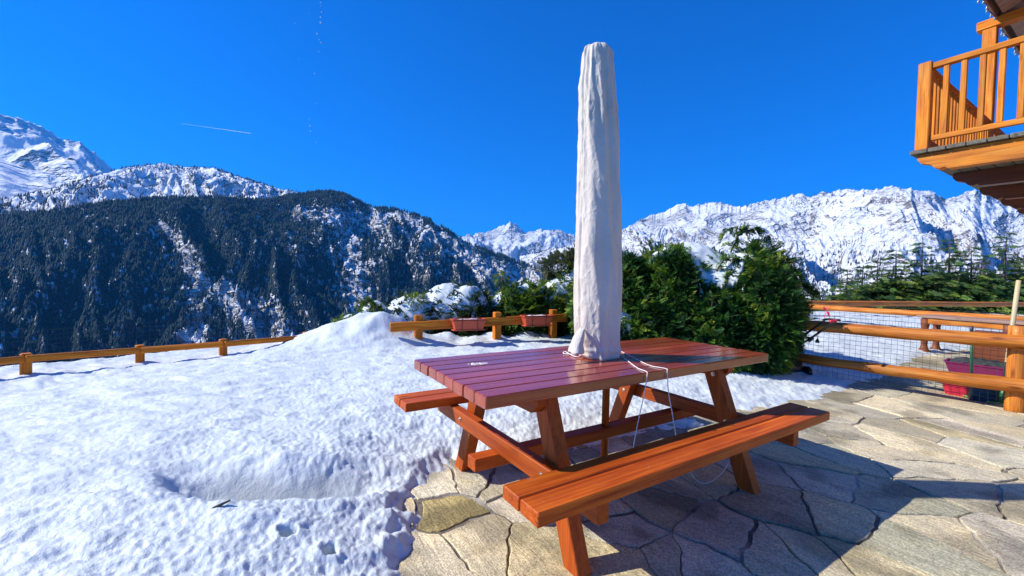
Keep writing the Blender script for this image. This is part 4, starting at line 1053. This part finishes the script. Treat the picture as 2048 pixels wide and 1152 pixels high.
def shrub(name, label, cat, lobes, N, size, pal, snow_lobes=None, group=None, seed=0, droop=.3, outw=.8, zmin=0, core=True, leaders=(), snow_cut=None):
    """lobes: (x,y,z,rx,ry,rz)"""
    rs_ = np.random.RandomState(seed); Lb = np.array(lobes, float); base = np.array((Lb[:, 0].mean(), Lb[:, 1].mean(), zmin))
    t = thing(name, label, cat, base, group)
    area = Lb[:, 3]*Lb[:, 5]+Lb[:, 4]*Lb[:, 5]+Lb[:, 3]*Lb[:, 4]; pr_ = area/area.sum()
    li = rs_.choice(len(Lb), N*2, p=pr_); d = rs_.normal(size=(N*2, 3)); d /= np.linalg.norm(d, axis=1, keepdims=True)
    depth = 1-.22*rs_.rand(N*2)**2.2; lump_ = 1+.16*perlin(d[:, 0]*2.3+li*3.1, d[:, 2]*2.3+d[:, 1]*2, 300+seed)+.10*perlin(d[:, 0]*6+li*1.7, d[:, 2]*6+d[:, 1]*5, 301+seed)
    P = Lb[li, :3]+Lb[li, 3:]*d*(depth*lump_)[:, None]
    ok = P[:, 2] > zmin
    for k in range(len(Lb)):
        q = ((P-Lb[k, :3])/Lb[k, 3:]); ins = (q*q).sum(1) < .60; ok &= ~(ins & (li != k))
    P = P[ok][:N]; nrm_ = (d/Lb[li, 3:])[ok][:N]; nrm_ /= np.linalg.norm(nrm_, axis=1, keepdims=True); n = len(P)
    D = nrm_*outw+rs_.normal(size=(n, 3))*.38+np.array((0, 0, .05)); U = np.array((0, 0, 1.))[None]*.7+nrm_*.6+rs_.normal(size=(n, 3))*.35
    sz = size*(.55+.9*rs_.rand(n)); pal = np.array(pal)
    cl = perlin(P[:, 0]*2.3+P[:, 2]*1.7, P[:, 1]*2.3-P[:, 2]*1.1, 320+seed)
    ci = np.clip(((cl*.9+.5+rs_.normal(size=n)*.22)*len(pal)).astype(int), 0, len(pal)-1)
    C = pal[ci]*(.75+.5*rs_.rand(n, 1))
    Vs_, Qs_, Cs_ = sprays(P, D, U, sz, C)
    if N > 20000:
        leaders = list(leaders)
        for _ in range(80):
            l = Lb[rs_.randint(len(Lb))]; a_ = rs_.rand()*6.28; e_ = .15+1.0*rs_.rand(); dv = np.array((math.cos(a_)*math.cos(e_), math.sin(a_)*math.cos(e_), math.sin(e_)))
            p0_ = l[:3]+l[3:]*dv*.92; leaders.append((p0_, p0_+(dv*.8+np.array((0, 0, .25)))*(.16+.16*rs_.rand()), 16, .11))
    for (a, b, k_, s_) in leaders:    # arching shoots
        a = np.array(a, float); b = np.array(b, float); m_ = k_; tt = rs_.rand(m_); arch = np.array((0, 0, 1.))*(.10*np.sin(tt*3.14))[:, None]
        Pp = a+(b-a)*tt[:, None]+arch+rs_.normal(size=(m_, 3))*.015; dd = (b-a)/np.linalg.norm(b-a)
        Dd = dd*.8+rs_.normal(size=(m_, 3))*.55+np.array((0, 0, -.25)); Uu = np.array((0, 0, 1.))+rs_.normal(size=(m_, 3))*.3
        v, q, c = sprays(Pp, Dd, Uu, s_*(.6+.6*rs_.rand(m_)), pal[rs_.randint(0, len(pal), m_)]*(.8+.5*rs_.rand(m_, 1)))
        Qs_ = np.vstack([Qs_, q+len(Vs_)]); Vs_ = np.vstack([Vs_, v]); Cs_ = np.vstack([Cs_, c])
    link('foliage', np_mesh('foliage', Vs_-base, Qs_, False, col=Cs_), M_LEAF, t)
    m = MB()
    for k, l in enumerate(Lb):
        c = l[:3]-base; m.tube([(c[0]*.6, c[1]*.6, -.05), (c[0]*.85, c[1]*.85, max(.05, c[2]*.6)), (c[0], c[1], c[2]+l[5]*.6)], [.05, .035, .012], 7)
        for q in range(7):
            a = rs_.rand()*6.28; z0 = max(.05, c[2]*(.3+.5*rs_.rand())); m.tube([(c[0]*.8, c[1]*.8, z0), (c[0]+l[3]*.8*math.cos(a), c[1]+l[4]*.8*math.sin(a), z0+l[5]*.4*rs_.rand())], [.018, .006], 5)
    for (a, b, k_, s_) in leaders: m.tube([np.array(a)-base, (np.array(a)+np.array(b))/2-base+np.array((0, 0, .10)), np.array(b)-base], [.012, .008, .003], 5)
    m.build('branches', M_BARK, t, True)
    if core:   # closed core, darker than the leaves, stops the view through the fronds
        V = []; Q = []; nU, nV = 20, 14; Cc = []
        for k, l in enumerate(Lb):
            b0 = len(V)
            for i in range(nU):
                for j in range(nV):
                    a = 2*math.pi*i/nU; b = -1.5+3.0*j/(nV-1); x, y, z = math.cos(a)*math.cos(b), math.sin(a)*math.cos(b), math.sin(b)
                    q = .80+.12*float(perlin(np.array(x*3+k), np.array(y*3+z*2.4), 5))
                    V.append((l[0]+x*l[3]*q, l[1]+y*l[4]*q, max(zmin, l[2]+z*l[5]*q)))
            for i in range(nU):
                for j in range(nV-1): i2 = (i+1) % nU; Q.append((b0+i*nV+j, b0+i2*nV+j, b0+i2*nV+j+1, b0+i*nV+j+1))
        link('dark_core', np_mesh('dark_core', np.array(V)-base, np.array(Q), False, col=np.tile(np.array(pal[0])*.6, (len(V), 1))), M_LEAF, t)
    if snow_lobes:
        SL = np.array(snow_lobes, float)   # cx, cy, rx, ry, lift, thick
        x0, x1 = (SL[:, 0]-SL[:, 2]).min()-.1, (SL[:, 0]+SL[:, 2]).max()+.1; y0, y1 = (SL[:, 1]-SL[:, 3]).min()-.1, (SL[:, 1]+SL[:, 3]).max()+.1
        st_ = .022; X, Y = np.meshgrid(np.arange(x0, x1, st_), np.arange(y0, y1, st_), indexing='ij')
        top = np.full(X.shape, -9.)
        for l in Lb:
            q = 1-((X-l[0])/l[3])**2-((Y-l[1])/l[4])**2; top = np.maximum(top, np.where(q > 0, l[2]+l[5]*np.sqrt(np.maximum(q, 0)), -9))
        cov_ = np.zeros(X.shape)
        for s in SL:
            q = 1-((X-s[0])/s[2])**2-((Y-s[1])/s[3])**2; cov_ = np.maximum(cov_, np.maximum(q, 0)*s[4])
        cov_ = cov_-.16+.26*perlin(X*2.6, Y*2.6, 330+seed)+.16*perlin(X*7, Y*7, 331+seed)
        thk = np.where((top > zmin), np.sqrt(np.clip(cov_, 0, 1))*SL[:, 5].max(), -1)
        # gentle smoothing of the supporting surface
        tt = top.copy(); tt[tt < zmin] = np.nan
        for _ in range(12):
            pd_ = np.pad(tt, 1, mode='edge'); stk = np.stack([pd_[1:-1, 1:-1], pd_[2:, 1:-1], pd_[:-2, 1:-1], pd_[1:-1, 2:], pd_[1:-1, :-2]]); 
            with np.errstate(all='ignore'):
                import warnings; warnings.simplefilter('ignore'); tt = np.nanmean(stk, 0)
        tt = np.nan_to_num(tt, nan=zmin)
        zt_ = tt+thk+.02*perlin(X*9, Y*9, 333)*(thk > 0)+.03
        zb_ = tt-.06
        kp = thk > .004
        na_, nb_ = X.shape; F_ = grid_faces(na_, nb_); kf = kp.ravel()[F_].all(1); F_ = F_[kf]
        Vt = np.stack([X, Y, zt_], -1).reshape(-1, 3); Vb = np.stack([X, Y, zb_], -1).reshape(-1, 3); n0 = len(Vt)
        # skirt: boundary edges
        ed = {}
        for f in F_:
            for i in range(4):
                a, b = int(f[i]), int(f[(i+1) % 4]); ed[(a, b)] = 1
        sk = [(a, b) for (a, b) in ed if (b, a) not in ed]
        allF = [tuple(f[::-1]) for f in F_.tolist()]+[tuple(q+n0 for q in f) for f in F_.tolist()]+[(a, b, b+n0, a+n0) for a, b in sk]
        Vall = np.vstack([Vt, Vb])-base; us = sorted({i for f in allF for i in f}); mp = {o: i for i, o in enumerate(us)}
        if us:
            link('snow_cap', np_mesh('snow_cap', Vall[us], [tuple(mp[i] for i in f) for f in allF], True), M_SNOWS, t)
    return t
G1 = [(.014, .050, .013), (.026, .090, .015), (.045, .135, .018), (.095, .20, .020), (.21, .28, .028)]
G2 = [(.040, .085, .014), (.08, .15, .018), (.14, .22, .022), (.21, .26, .03)]
G3 = [(.018, .04, .016), (.028, .055, .018), (.045, .08, .02)]
shrub('conifer_hedge', 'big dense green conifer hedge with a snow cap, right behind the picnic table', 'hedge',
      [(1.6, 6.25, .75, .6, .62, .80), (2.25, 6.1, .80, .55, .66, .84), (2.85, 5.95, .60, .5, .70, .66), (3.26, 5.72, .75, .42, .72, .80), (3.72, 6.15, .62, .38, .5, .70), (3.45, 6.1, .8, .35, .5, .85), (1.95, 5.75, .40, .55, .5, .58), (2.6, 5.62, .40, .55, .5, .58),
       (3.12, 5.55, .45, .48, .46, .66), (1.45, 5.95, .35, .45, .5, .6), (1.75, 6.9, .75, .75, .7, .78), (2.75, 6.65, .80, .80, .72, .86), (3.6, 6.4, .6, .45, .6, .85)],
      46000, .105, G1, [(2.3, 6.75, 1.2, .55, 1.5, .10), (2.85, 6.3, .5, .85, 1.9, .13), (3.5, 6.5, .45, .45, .8, .07), (1.5, 6.7, .6, .6, 1.2, .09)], None, 1, .3,
      leaders=[((3.25, 6.3, 1.65), (3.45, 6.25, 1.98), 60, .13), ((3.45, 6.25, 1.95), (3.05, 6.2, 1.90), 40, .12), ((3.45, 6.25, 1.97), (3.75, 6.2, 1.88), 40, .12), ((3.5, 6.3, 1.70), (3.75, 6.25, 1.80), 50, .14), ((3.7, 6.1, 1.35), (4.30, 6.0, 1.10), 150, .15), ((3.7, 6.3, 1.45), (4.20, 6.2, 1.36), 120, .15), ((3.6, 5.9, 1.05), (4.05, 5.8, .92), 120, .14), ((3.35, 5.8, 1.5), (3.75, 5.7, 1.52), 100, .14), ((3.3, 5.8, 1.5), (3.2, 5.6, 1.68), 80, .13),
               ((2.1, 6.0, 1.40), (2.25, 5.9, 1.60), 40, .12), ((2.75, 5.75, 1.30), (2.95, 5.65, 1.52), 40, .13), ((2.95, 5.65, 1.52), (3.2, 5.55, 1.25), 45, .12), ((1.6, 6.1, 1.32), (1.7, 6.05, 1.5), 30, .12)])
shrub('cypress_shrub', 'drooping yellow-green cypress shrub with snow patches, just left of the parasol', 'shrub', [(.95, 7.95, .45, .55, .5, .62), (1.25, 8.1, .6, .5, .5, .78), (.7, 7.75, .2, .5, .4, .5)], 4200, .20, G2,
      [(1.15, 8.1, .7, .55, 1.4, .12), (.7, 7.95, .4, .4, 1.3, .09)], None, 2, outw=.6, zmin=-.2, leaders=[((1.0, 7.9, 1.1), (1.08, 7.85, 1.42), 50, .14), ((1.25, 8.0, 1.3), (1.15, 7.95, 1.58), 40, .14)])
shrub('cypress_shrub', 'rounded dark green cypress shrub behind the two flower boxes', 'shrub', [(.15, 7.75, .3, .62, .5, .62), (-.1, 7.6, .1, .6, .45, .5), (.35, 7.8, .35, .5, .5, .62)], 4200, .19, G2[:3],
      [(.4, 7.95, .55, .45, 1.3, .10), (-.35, 7.8, .45, .4, 1.5, .11)], None, 3, outw=.6, zmin=-.2, leaders=[((.3, 7.7, .8), (.42, 7.6, 1.02), 40, .14)])
shrub('cypress_shrub', 'dark snow-buried shrub behind the left flower box, white dome on top', 'shrub', [(-1.15, 7.6, .1, .62, .5, .80), (-.75, 7.45, .2, .42, .45, .68), (-1.75, 7.45, .02, .62, .5, .66)], 4600, .18, G3,
      [(-1.2, 7.6, .85, .62, 2.4, .15), (-1.75, 7.4, .8, .6, 3.0, .15), (-.5, 7.65, .35, .35, 1.3, .1)], None, 4, outw=.6, zmin=-.2)
shrub('cypress_shrub', 'small bent green shrub with a snow blob, left of the snow mound', 'shrub', [(-2.35, 7.2, .2, .30, .3, .44), (-2.72, 7.1, .08, .32, .3, .32)], 1500, .16, G2,
      [(-2.3, 7.15, .3, .3, 1.4, .09), (-2.7, 7.05, .25, .2, 1.2, .08)], None, 5, outw=.6, zmin=-.2, leaders=[((-2.5, 7.0, .5), (-3.05, 6.9, .22), 60, .15), ((-2.2, 7.0, .65), (-2.5, 6.95, .72), 50, .14)])
sp_ = dp(832, 612, 7.3)
shrub('conifer_sapling', 'tiny conifer sprig poking out of the snow-covered shrub', 'sapling', [(sp_[0], sp_[1], sp_[2]+.06, .17, .15, .11)], 130, .12, G2[1:], None, None, 6, outw=.8, zmin=sp_[2]-.25, core=False)
s2_ = dp(1005, 556, 7.7)
shrub('conifer_sapling', 'small sprig of conifer above the rounded dark green shrub', 'sapling', [(s2_[0], s2_[1], s2_[2], .10, .10, .10)], 60, .11, G2[1:], None, None, 7, outw=.8, zmin=s2_[2]-.3, core=False)
s3_ = dp(1130, 522, 8.2)
shrub('cypress_shrub', 'loose pale green treetop behind the snowy shrubs, beside the parasol', 'shrub', [(s3_[0], s3_[1], s3_[2]-.12, .42, .3, .22), (s3_[0]+.35, s3_[1], s3_[2]-.05, .3, .3, .25)], 700, .16, [(.06, .075, .03), (.09, .105, .035), (.13, .13, .05)], None, None, 8, outw=.8, zmin=.2, core=False)

# row of cedars
def cedar(X, Ytop, d, R, label, seed, Ybase=604):
    rs_ = np.random.RandomState(seed); b = dp(X, 600, d); top = dp(X, Ytop, d)[2]; zb_ = -.5; Ht = top-zb_
    t = thing('cedar_tree', label, 'tree', (b[0], b[1], zb_), 'row of cedars beyond the far fence')
    m = MB(); lean = np.array((rs_.normal()*.05, rs_.normal()*.05, 0)); 
    m.tube([(0, 0, -.3), lean*.3+np.array((0, 0, Ht*.4)), lean*.7+np.array((0, 0, Ht*.8)), lean+np.array((0, 0, Ht))], [.075, .05, .022, .006], 8)
    P = []; D = []; S_ = []; C = []
    z = .15
    pal = np.array([(.035, .085, .022), (.06, .14, .026), (.11, .20, .03), (.19, .26, .035)])
    while z < Ht*.985:
        k = z/Ht; Lm = (1.25*R*(1-k)**.95)*(1 if k < .5 else .95)+.14; nb_ = 7 if k < .6 else 5
        for q in range(nb_):
            a = rs_.rand()*6.28; L = Lm*(.6+.6*rs_.rand()); dv = np.array((math.cos(a), math.sin(a), 0))
            up_ = .22*(1-k)-.05+rs_.normal()*.06; o0 = lean*k+np.array((0, 0, z)); e = o0+dv*L+np.array((0, 0, up_*L-.10*L*L))
            m.tube([o0, (o0+e)/2+np.array((0, 0, .04*L)), e], [.012*(1-k)+.004, .008*(1-k)+.003, .002], 4, False)
            ns = max(3, int(L/(.085 if k < .5 else .095)))
            for s in range(ns):
                f = (s+.6)/ns; p = o0+(e-o0)*f+np.array((0, 0, .04*L*4*f*(1-f))); sd_ = np.array((-dv[1], dv[0], 0))*rs_.choice((-1, 1))
                P.append(p+rs_.normal(size=3)*.02); D.append(dv*.7+sd_*(.9*rs_.rand())+np.array((0, 0, .05*rs_.normal()-.06))); S_.append((.36 if k < .55 else .31)*(.6+.7*rs_.rand())*(1.1-.45*k))
                C.append(pal[min(3, int(rs_.rand()**(1.0+1.2*k)*4))]*(.75+.5*rs_.rand()))
        z += (.085 if k < .55 else .15)*(.8+.5*rs_.rand())
    P = np.array(P); V, Q, C = sprays(P, np.array(D), np.tile((-.25, -.5, .9), (len(P), 1))+rs_.normal(size=(len(P), 3))*.6, np.array(S_), np.array(C))
    link('crown', np_mesh('crown', V, Q, False, col=C), M_LEAF, t); m.build('trunk', M_BARK, t, True)
cl_ = [(1640, 575, 13.4, .75, 'lowest cedar in the row, nearest the hedge'), (1690, 538, 14.2, .95, 'short cedar, second in the row from the hedge'), (1722, 530, 15.6, .9, 'slender cedar set back between the second and fourth in the row'), (1752, 511, 14.6, 1.0, 'fourth cedar from the hedge, dark with a pointed tip'), (1791, 494, 14.4, 1.05, 'mid-height cedar in the row, fifth from the hedge'),
       (1842, 483, 14.2, 1.15, 'tall cedar with a bare wispy tip near the middle of the row'), (1898, 474, 14.4, 1.2, 'tall cedar with a straight pale trunk, above the far table'), (1943, 491, 14.8, 1.1, 'broad yellow-green cedar between the two tallest of the row'), (2004, 463, 14.4, 1.3, 'tallest cedar, behind the pale leaning pole at right'), (2075, 500, 14.8, 1.2, 'rightmost cedar, cut by the edge of the photo'),
       (1870, 545, 13.6, .9, 'low bushy cedar in front of the tall ones, left of the far table'), (1970, 540, 13.8, 1.0, 'low bushy cedar in front, just left of the pale pole')]
for i, c in enumerate(cl_): cedar(c[0], c[1], c[2]+2.6, c[3]*1.18, c[4], seed=500+i)
def bare_tree(X, Ytop, d, label, seed):
    rs_ = np.random.RandomState(seed); b = dp(X, 600, d); Ht = dp(X, Ytop, d)[2]+1.5; t = thing('bare_tree', label, 'tree', (b[0], b[1], -1.5), 'bare trees behind the cedars'); m = MB()
    m.tube([(0, 0, -.5), (.1, 0, Ht*.5), (0, .1, Ht)], [.11, .06, .01], 7); m.build('trunk', M_BARK, t, True); m = MB()
    def br(p, dv, L, r, lv):
        e = p+dv*L; m.tube([p, (p+e)/2+rs_.normal(size=3)*L*.05, e], [r, r*.7, r*.35], 4, False)
        if lv:
            for _ in range(5): d2_ = dv+rs_.normal(size=3)*.55; d2_ /= np.linalg.norm(d2_); br(p+dv*L*(.35+.65*rs_.rand()), d2_, L*.55, r*.45, lv-1)
    for k in range(14):
        z = Ht*(.25+.7*k/14); a = rs_.rand()*6.28; dv = np.array((math.cos(a)*.8, math.sin(a)*.8, .6)); br(np.array((.1*(1-abs(z/Ht-.5)*2), 0, z)), dv/np.linalg.norm(dv), Ht*.28*(1.1-z/Ht), .03, 2)
    m.build('crown', M_BARK, t)
bare_tree(1965, 500, 21, 'bare grey-brown tree behind the two tallest cedars', 1); bare_tree(2035, 495, 19, 'bare brown tree rising behind the cedars at the right edge', 2); bare_tree(1880, 540, 21, 'bare twiggy tree behind the middle cedars', 3)
# ================================================================== CHALET: balcony, eave, wall
BU, BV, BZ = 4.856, -.189, 2.83
ch_o = L2W(BU, BV, 0)
ch_ = thing('chalet', 'honey-coloured wooden chalet balcony and roof eave with carved beams at the upper right', 'house', ch_o, None, YAW)
# local: x=u from the balcony corner, y=v from the corner (house at -y), z up
def bmk(name, mat, fn, smooth_=False):
    m = MB(); fn(m); return m.build(name, mat, ch_, smooth_)
bmk('corner_post', W_BALC, lambda m: m.beam((0, 0, BZ-.02), (0, 0, BZ+.99), .115, .115, up=(1, 0, 0), ch=.008))
dep = 1.9
bmk('handrail', W_BALC, lambda m: m.beam((.0, -.06, BZ+.935), (0, -dep, BZ+.935), .075, .065, ch=.006))
bmk('handrail', W_BALC, lambda m: m.beam((.06, 0, BZ+.935), (6.2, 0, BZ+.935), .075, .065, ch=.006))
bmk('bottom_rail', W_BALC, lambda m: m.beam((.0, -.06, BZ+.105), (0, -dep, BZ+.105), .045, .06, ch=.005))
bmk('bottom_rail', W_BALC, lambda m: m.beam((.06, 0, BZ+.105), (6.2, 0, BZ+.105), .045, .06, ch=.005))
for k in range(12):
    y = -.175-.14*k; bmk('baluster', W_BALC, lambda m: m.beam((0, y, BZ+.13), (0, y, BZ+.905), .048, .048, up=(1, 0, 0), ch=.005))
for k in range(42):
    x = .18+.14*k; bmk('baluster', W_BALC, lambda m: m.beam((x, 0, BZ+.13), (x, 0, BZ+.905), .048, .048, up=(1, 0, 0), ch=.005))
bmk('post', W_BALC, lambda m: m.beam((3.0, 0.02, BZ-.02), (3.0, 0.02, 5.20), .15, .15, up=(1, 0, 0), ch=.008))
# deck boards run along the house, their ends show as a row of weathered blocks
for k in range(13):
    y = .015-.155*k; bmk('deck_board', W_GREY, lambda m: m.beam((-.09, y, BZ-.045), (6.3, y, BZ-.045), .148, .045, ch=.006))
# carved joists pointing away from the house
def carved(m, x, L=1.95, h=.19, w_=.14, z=BZ-.075):
    pts = [(-L, 0), (.03, 0), (.03, -.055), (.0, -.10), (-.05, -.115), (-.09, -.135), (-.12, -.175), (-.16, -.19), (-.20, -.175), (-.23, -.20), (-.28, -.20), (-L, -.20)]
    m.prism(pts, (x-w_/2, 0, z), (0, 1, 0), (0, 0, 1), (w_, 0, 0))
for k in range(5):
    x = -.02+1.47*k; bmk('joist', W_BALC if k == 0 else W_JOIST, lambda m: carved(m, x+.05))  # joists behind the first use darker wood: deck shade painted into their colour
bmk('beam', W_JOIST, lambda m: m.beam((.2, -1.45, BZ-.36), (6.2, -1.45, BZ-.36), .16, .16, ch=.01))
# purlin on the post, roof, rafters
bmk('purlin', W_BALC, lambda m: m.beam((3.0, .16, 5.275), (3.0, -2.2, 5.33), .16, .14, ch=.01))
rs0 = (.0, -.10, 5.40); sl__ = .38
def roof(m):
    m.prism([(0, 0), (3.6, 3.6*sl__), (3.6, 3.6*sl__+.06), (0, .06)], (.9, -.11, 5.36), (0, -1, 0), (0, 0, 1), (7, 0, 0))
bmk('soffit', W_SOFFIT, roof)
def tiles(m):
    m.prism([(-.05, 0), (3.7, 3.75*sl__), (3.7, 3.75*sl__+.07), (-.05, .07)], (.85, -.08, 5.415), (0, -1, 0), (0, 0, 1), (7.1, 0, 0))
bmk('roof', M_TILE, tiles)
bmk('fascia', W_SOFFIT, lambda m: m.beam((.85, -.04, 5.40), (7.9, -.04, 5.40), .03, .16, ch=.004))
for k in range(7):
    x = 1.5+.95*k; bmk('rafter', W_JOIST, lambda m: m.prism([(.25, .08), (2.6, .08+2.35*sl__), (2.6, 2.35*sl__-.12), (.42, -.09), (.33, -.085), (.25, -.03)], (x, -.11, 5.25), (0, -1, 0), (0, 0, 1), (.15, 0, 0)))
def lpt(k): return (.9+.16*k, -.03+.015*math.sin(k*2), 5.32+.02*math.sin(k*3.4))
bmk('light_cable', M_WIRE, lambda m: m.tube([lpt(k) for k in range(43)], .005, 5, False))
for k in range(43):
    c = lpt(k); bmk('light_bulb', M_BULB, lambda m: m.lathe((c[0], c[1], c[2]-.05), [(.003, -.018), (.012, -.010), (.015, .003), (.010, .016), (.006, .05)], 8), True)
# house wall behind the balcony with a door and window
bmk('wall', M_PLASTER, lambda m: m.beam((.6, -1.95, BZ/2-.1), (8.5, -1.95, BZ/2-.1), .3, BZ, ch=.01))
bmk('wall', W_LOG, lambda m: m.beam((.6, -1.95, 4.2), (8.5, -1.95, 4.2), .26, 2.7, ch=.01))
bmk('side_wall', M_PLASTER, lambda m: m.beam((.75, -2.11, BZ/2-.1), (.75, -8.5, BZ/2-.1), .3, BZ, ch=.01))
bmk('side_wall', W_LOG, lambda m: m.beam((.75, -2.09, 4.2), (.75, -8.5, 4.2), .26, 2.7, ch=.01))

# ================================================================== sky things
pA, pB = dp(362, 247, 9000), dp(504, 267, 9000); m = MB()
m.tube([pA+(pB-pA)*t for t in (0, .25, .5, .8, .97, 1)], [.6, 2.5, 5, 7.5, 7, 2], 8)
mc, ntc, bc = new_mat('ice_vapour'); bc.inputs['Base Color'].default_value = (.95, .97, 1, 1); bc.inputs['Roughness'].default_value = 1
geo = ntc.nodes.new('ShaderNodeTexCoord'); nn_ = noise(ntc, geo.outputs['Object'], .01, 2); ntc.links.new(ramp(ntc, nn_, [(.3, (.85, .9, 1)), (.7, (1, 1, 1))]), bc.inputs['Base Color'])
ct = m.build('contrail', mc, None, True); tag(ct, 'thin white aeroplane contrail in the blue sky above the left ridge', 'contrail')

mdrop, ntd, bdp_ = new_mat('water_drop'); bdp_.inputs['Roughness'].default_value = .03; bdp_.inputs['IOR'].default_value = 1.33
tcd = ntd.nodes.new('ShaderNodeTexCoord'); ntd.links.new(ramp(ntd, noise(ntd, tcd.outputs['Object'], 40, 2), [(.3, (.75, .85, .95)), (.7, (.95, .97, 1))]), bdp_.inputs['Base Color']); bdp_.inputs['Transmission Weight'].default_value = .35  # white mixed into the water colour as a painted glint
drops = [(641, 5, .9), (641, 12, .6), (643, 24, .9), (641, 34, 1.1), (641, 45, 1.6), (634, 67, 1.3), (638, 79, .8), (642, 85, 1.0), (638, 103, .9), (629, 147, 1.0), (632, 207, .6), (619, 238, .7), (620, 252, 1.1), (621, 262, 1.2), (632, 285, .7), (590, 46, .7), (618, 26, .5), (598, 118, .5),
         (607, 591, .9), (600, 646, .9), (606, 648, 1.2), (620, 512, .7), (626, 512, .6)]
dme = None
for X, Y, s in drops:
    p = dp(X, Y, 2.6)
    if dme is None:
        m = MB(); m.lathe((0, 0, 0), [(.0008, -.0062), (.0032, -.0045), (.0045, -.001), (.0038, .0025), (.0018, .006), (.0004, .0085)], 10)
        o = m.build('water_drop', mdrop, None, True); dme = o.data
    else: o = bpy.data.objects.new('water_drop', dme); COL.objects.link(o)
    o.location = tuple(p); o.scale = (s*.62, s*.62, s*.62); tag(o, 'tiny drop of meltwater whitened to glint, falling at the left of the parasol', 'water drop', 'falling drops of meltwater')

# ================================================================== HAZE: the mountain air
hm = bpy.data.materials.new('mountain_air'); hm.use_nodes = True; nth_ = hm.node_tree; nth_.nodes.remove(nth_.nodes['Principled BSDF'])
pv_ = nth_.nodes.new('ShaderNodeVolumePrincipled'); pv_.inputs['Color'].default_value = (.06, .42, 1, 1); pv_.inputs['Density'].default_value = 5.0e-5; pv_.inputs['Anisotropy'].default_value = .1
nth_.links.new(pv_.outputs[0], nth_.nodes['Material Output'].inputs['Volume'])
hb = np.array([(x, y, z) for x in (-19000, 26000) for y in (-3000, 19000) for z in (-2500, 2600)], float)
hz = link('haze', np_mesh('haze', hb, [(0, 1, 3, 2), (4, 6, 7, 5), (0, 4, 5, 1), (2, 3, 7, 6), (0, 2, 6, 4), (1, 5, 7, 3)]), hm); hz['kind'] = 'stuff'; hz['label'] = 'pale blue mountain air between the terrace and the far slopes'
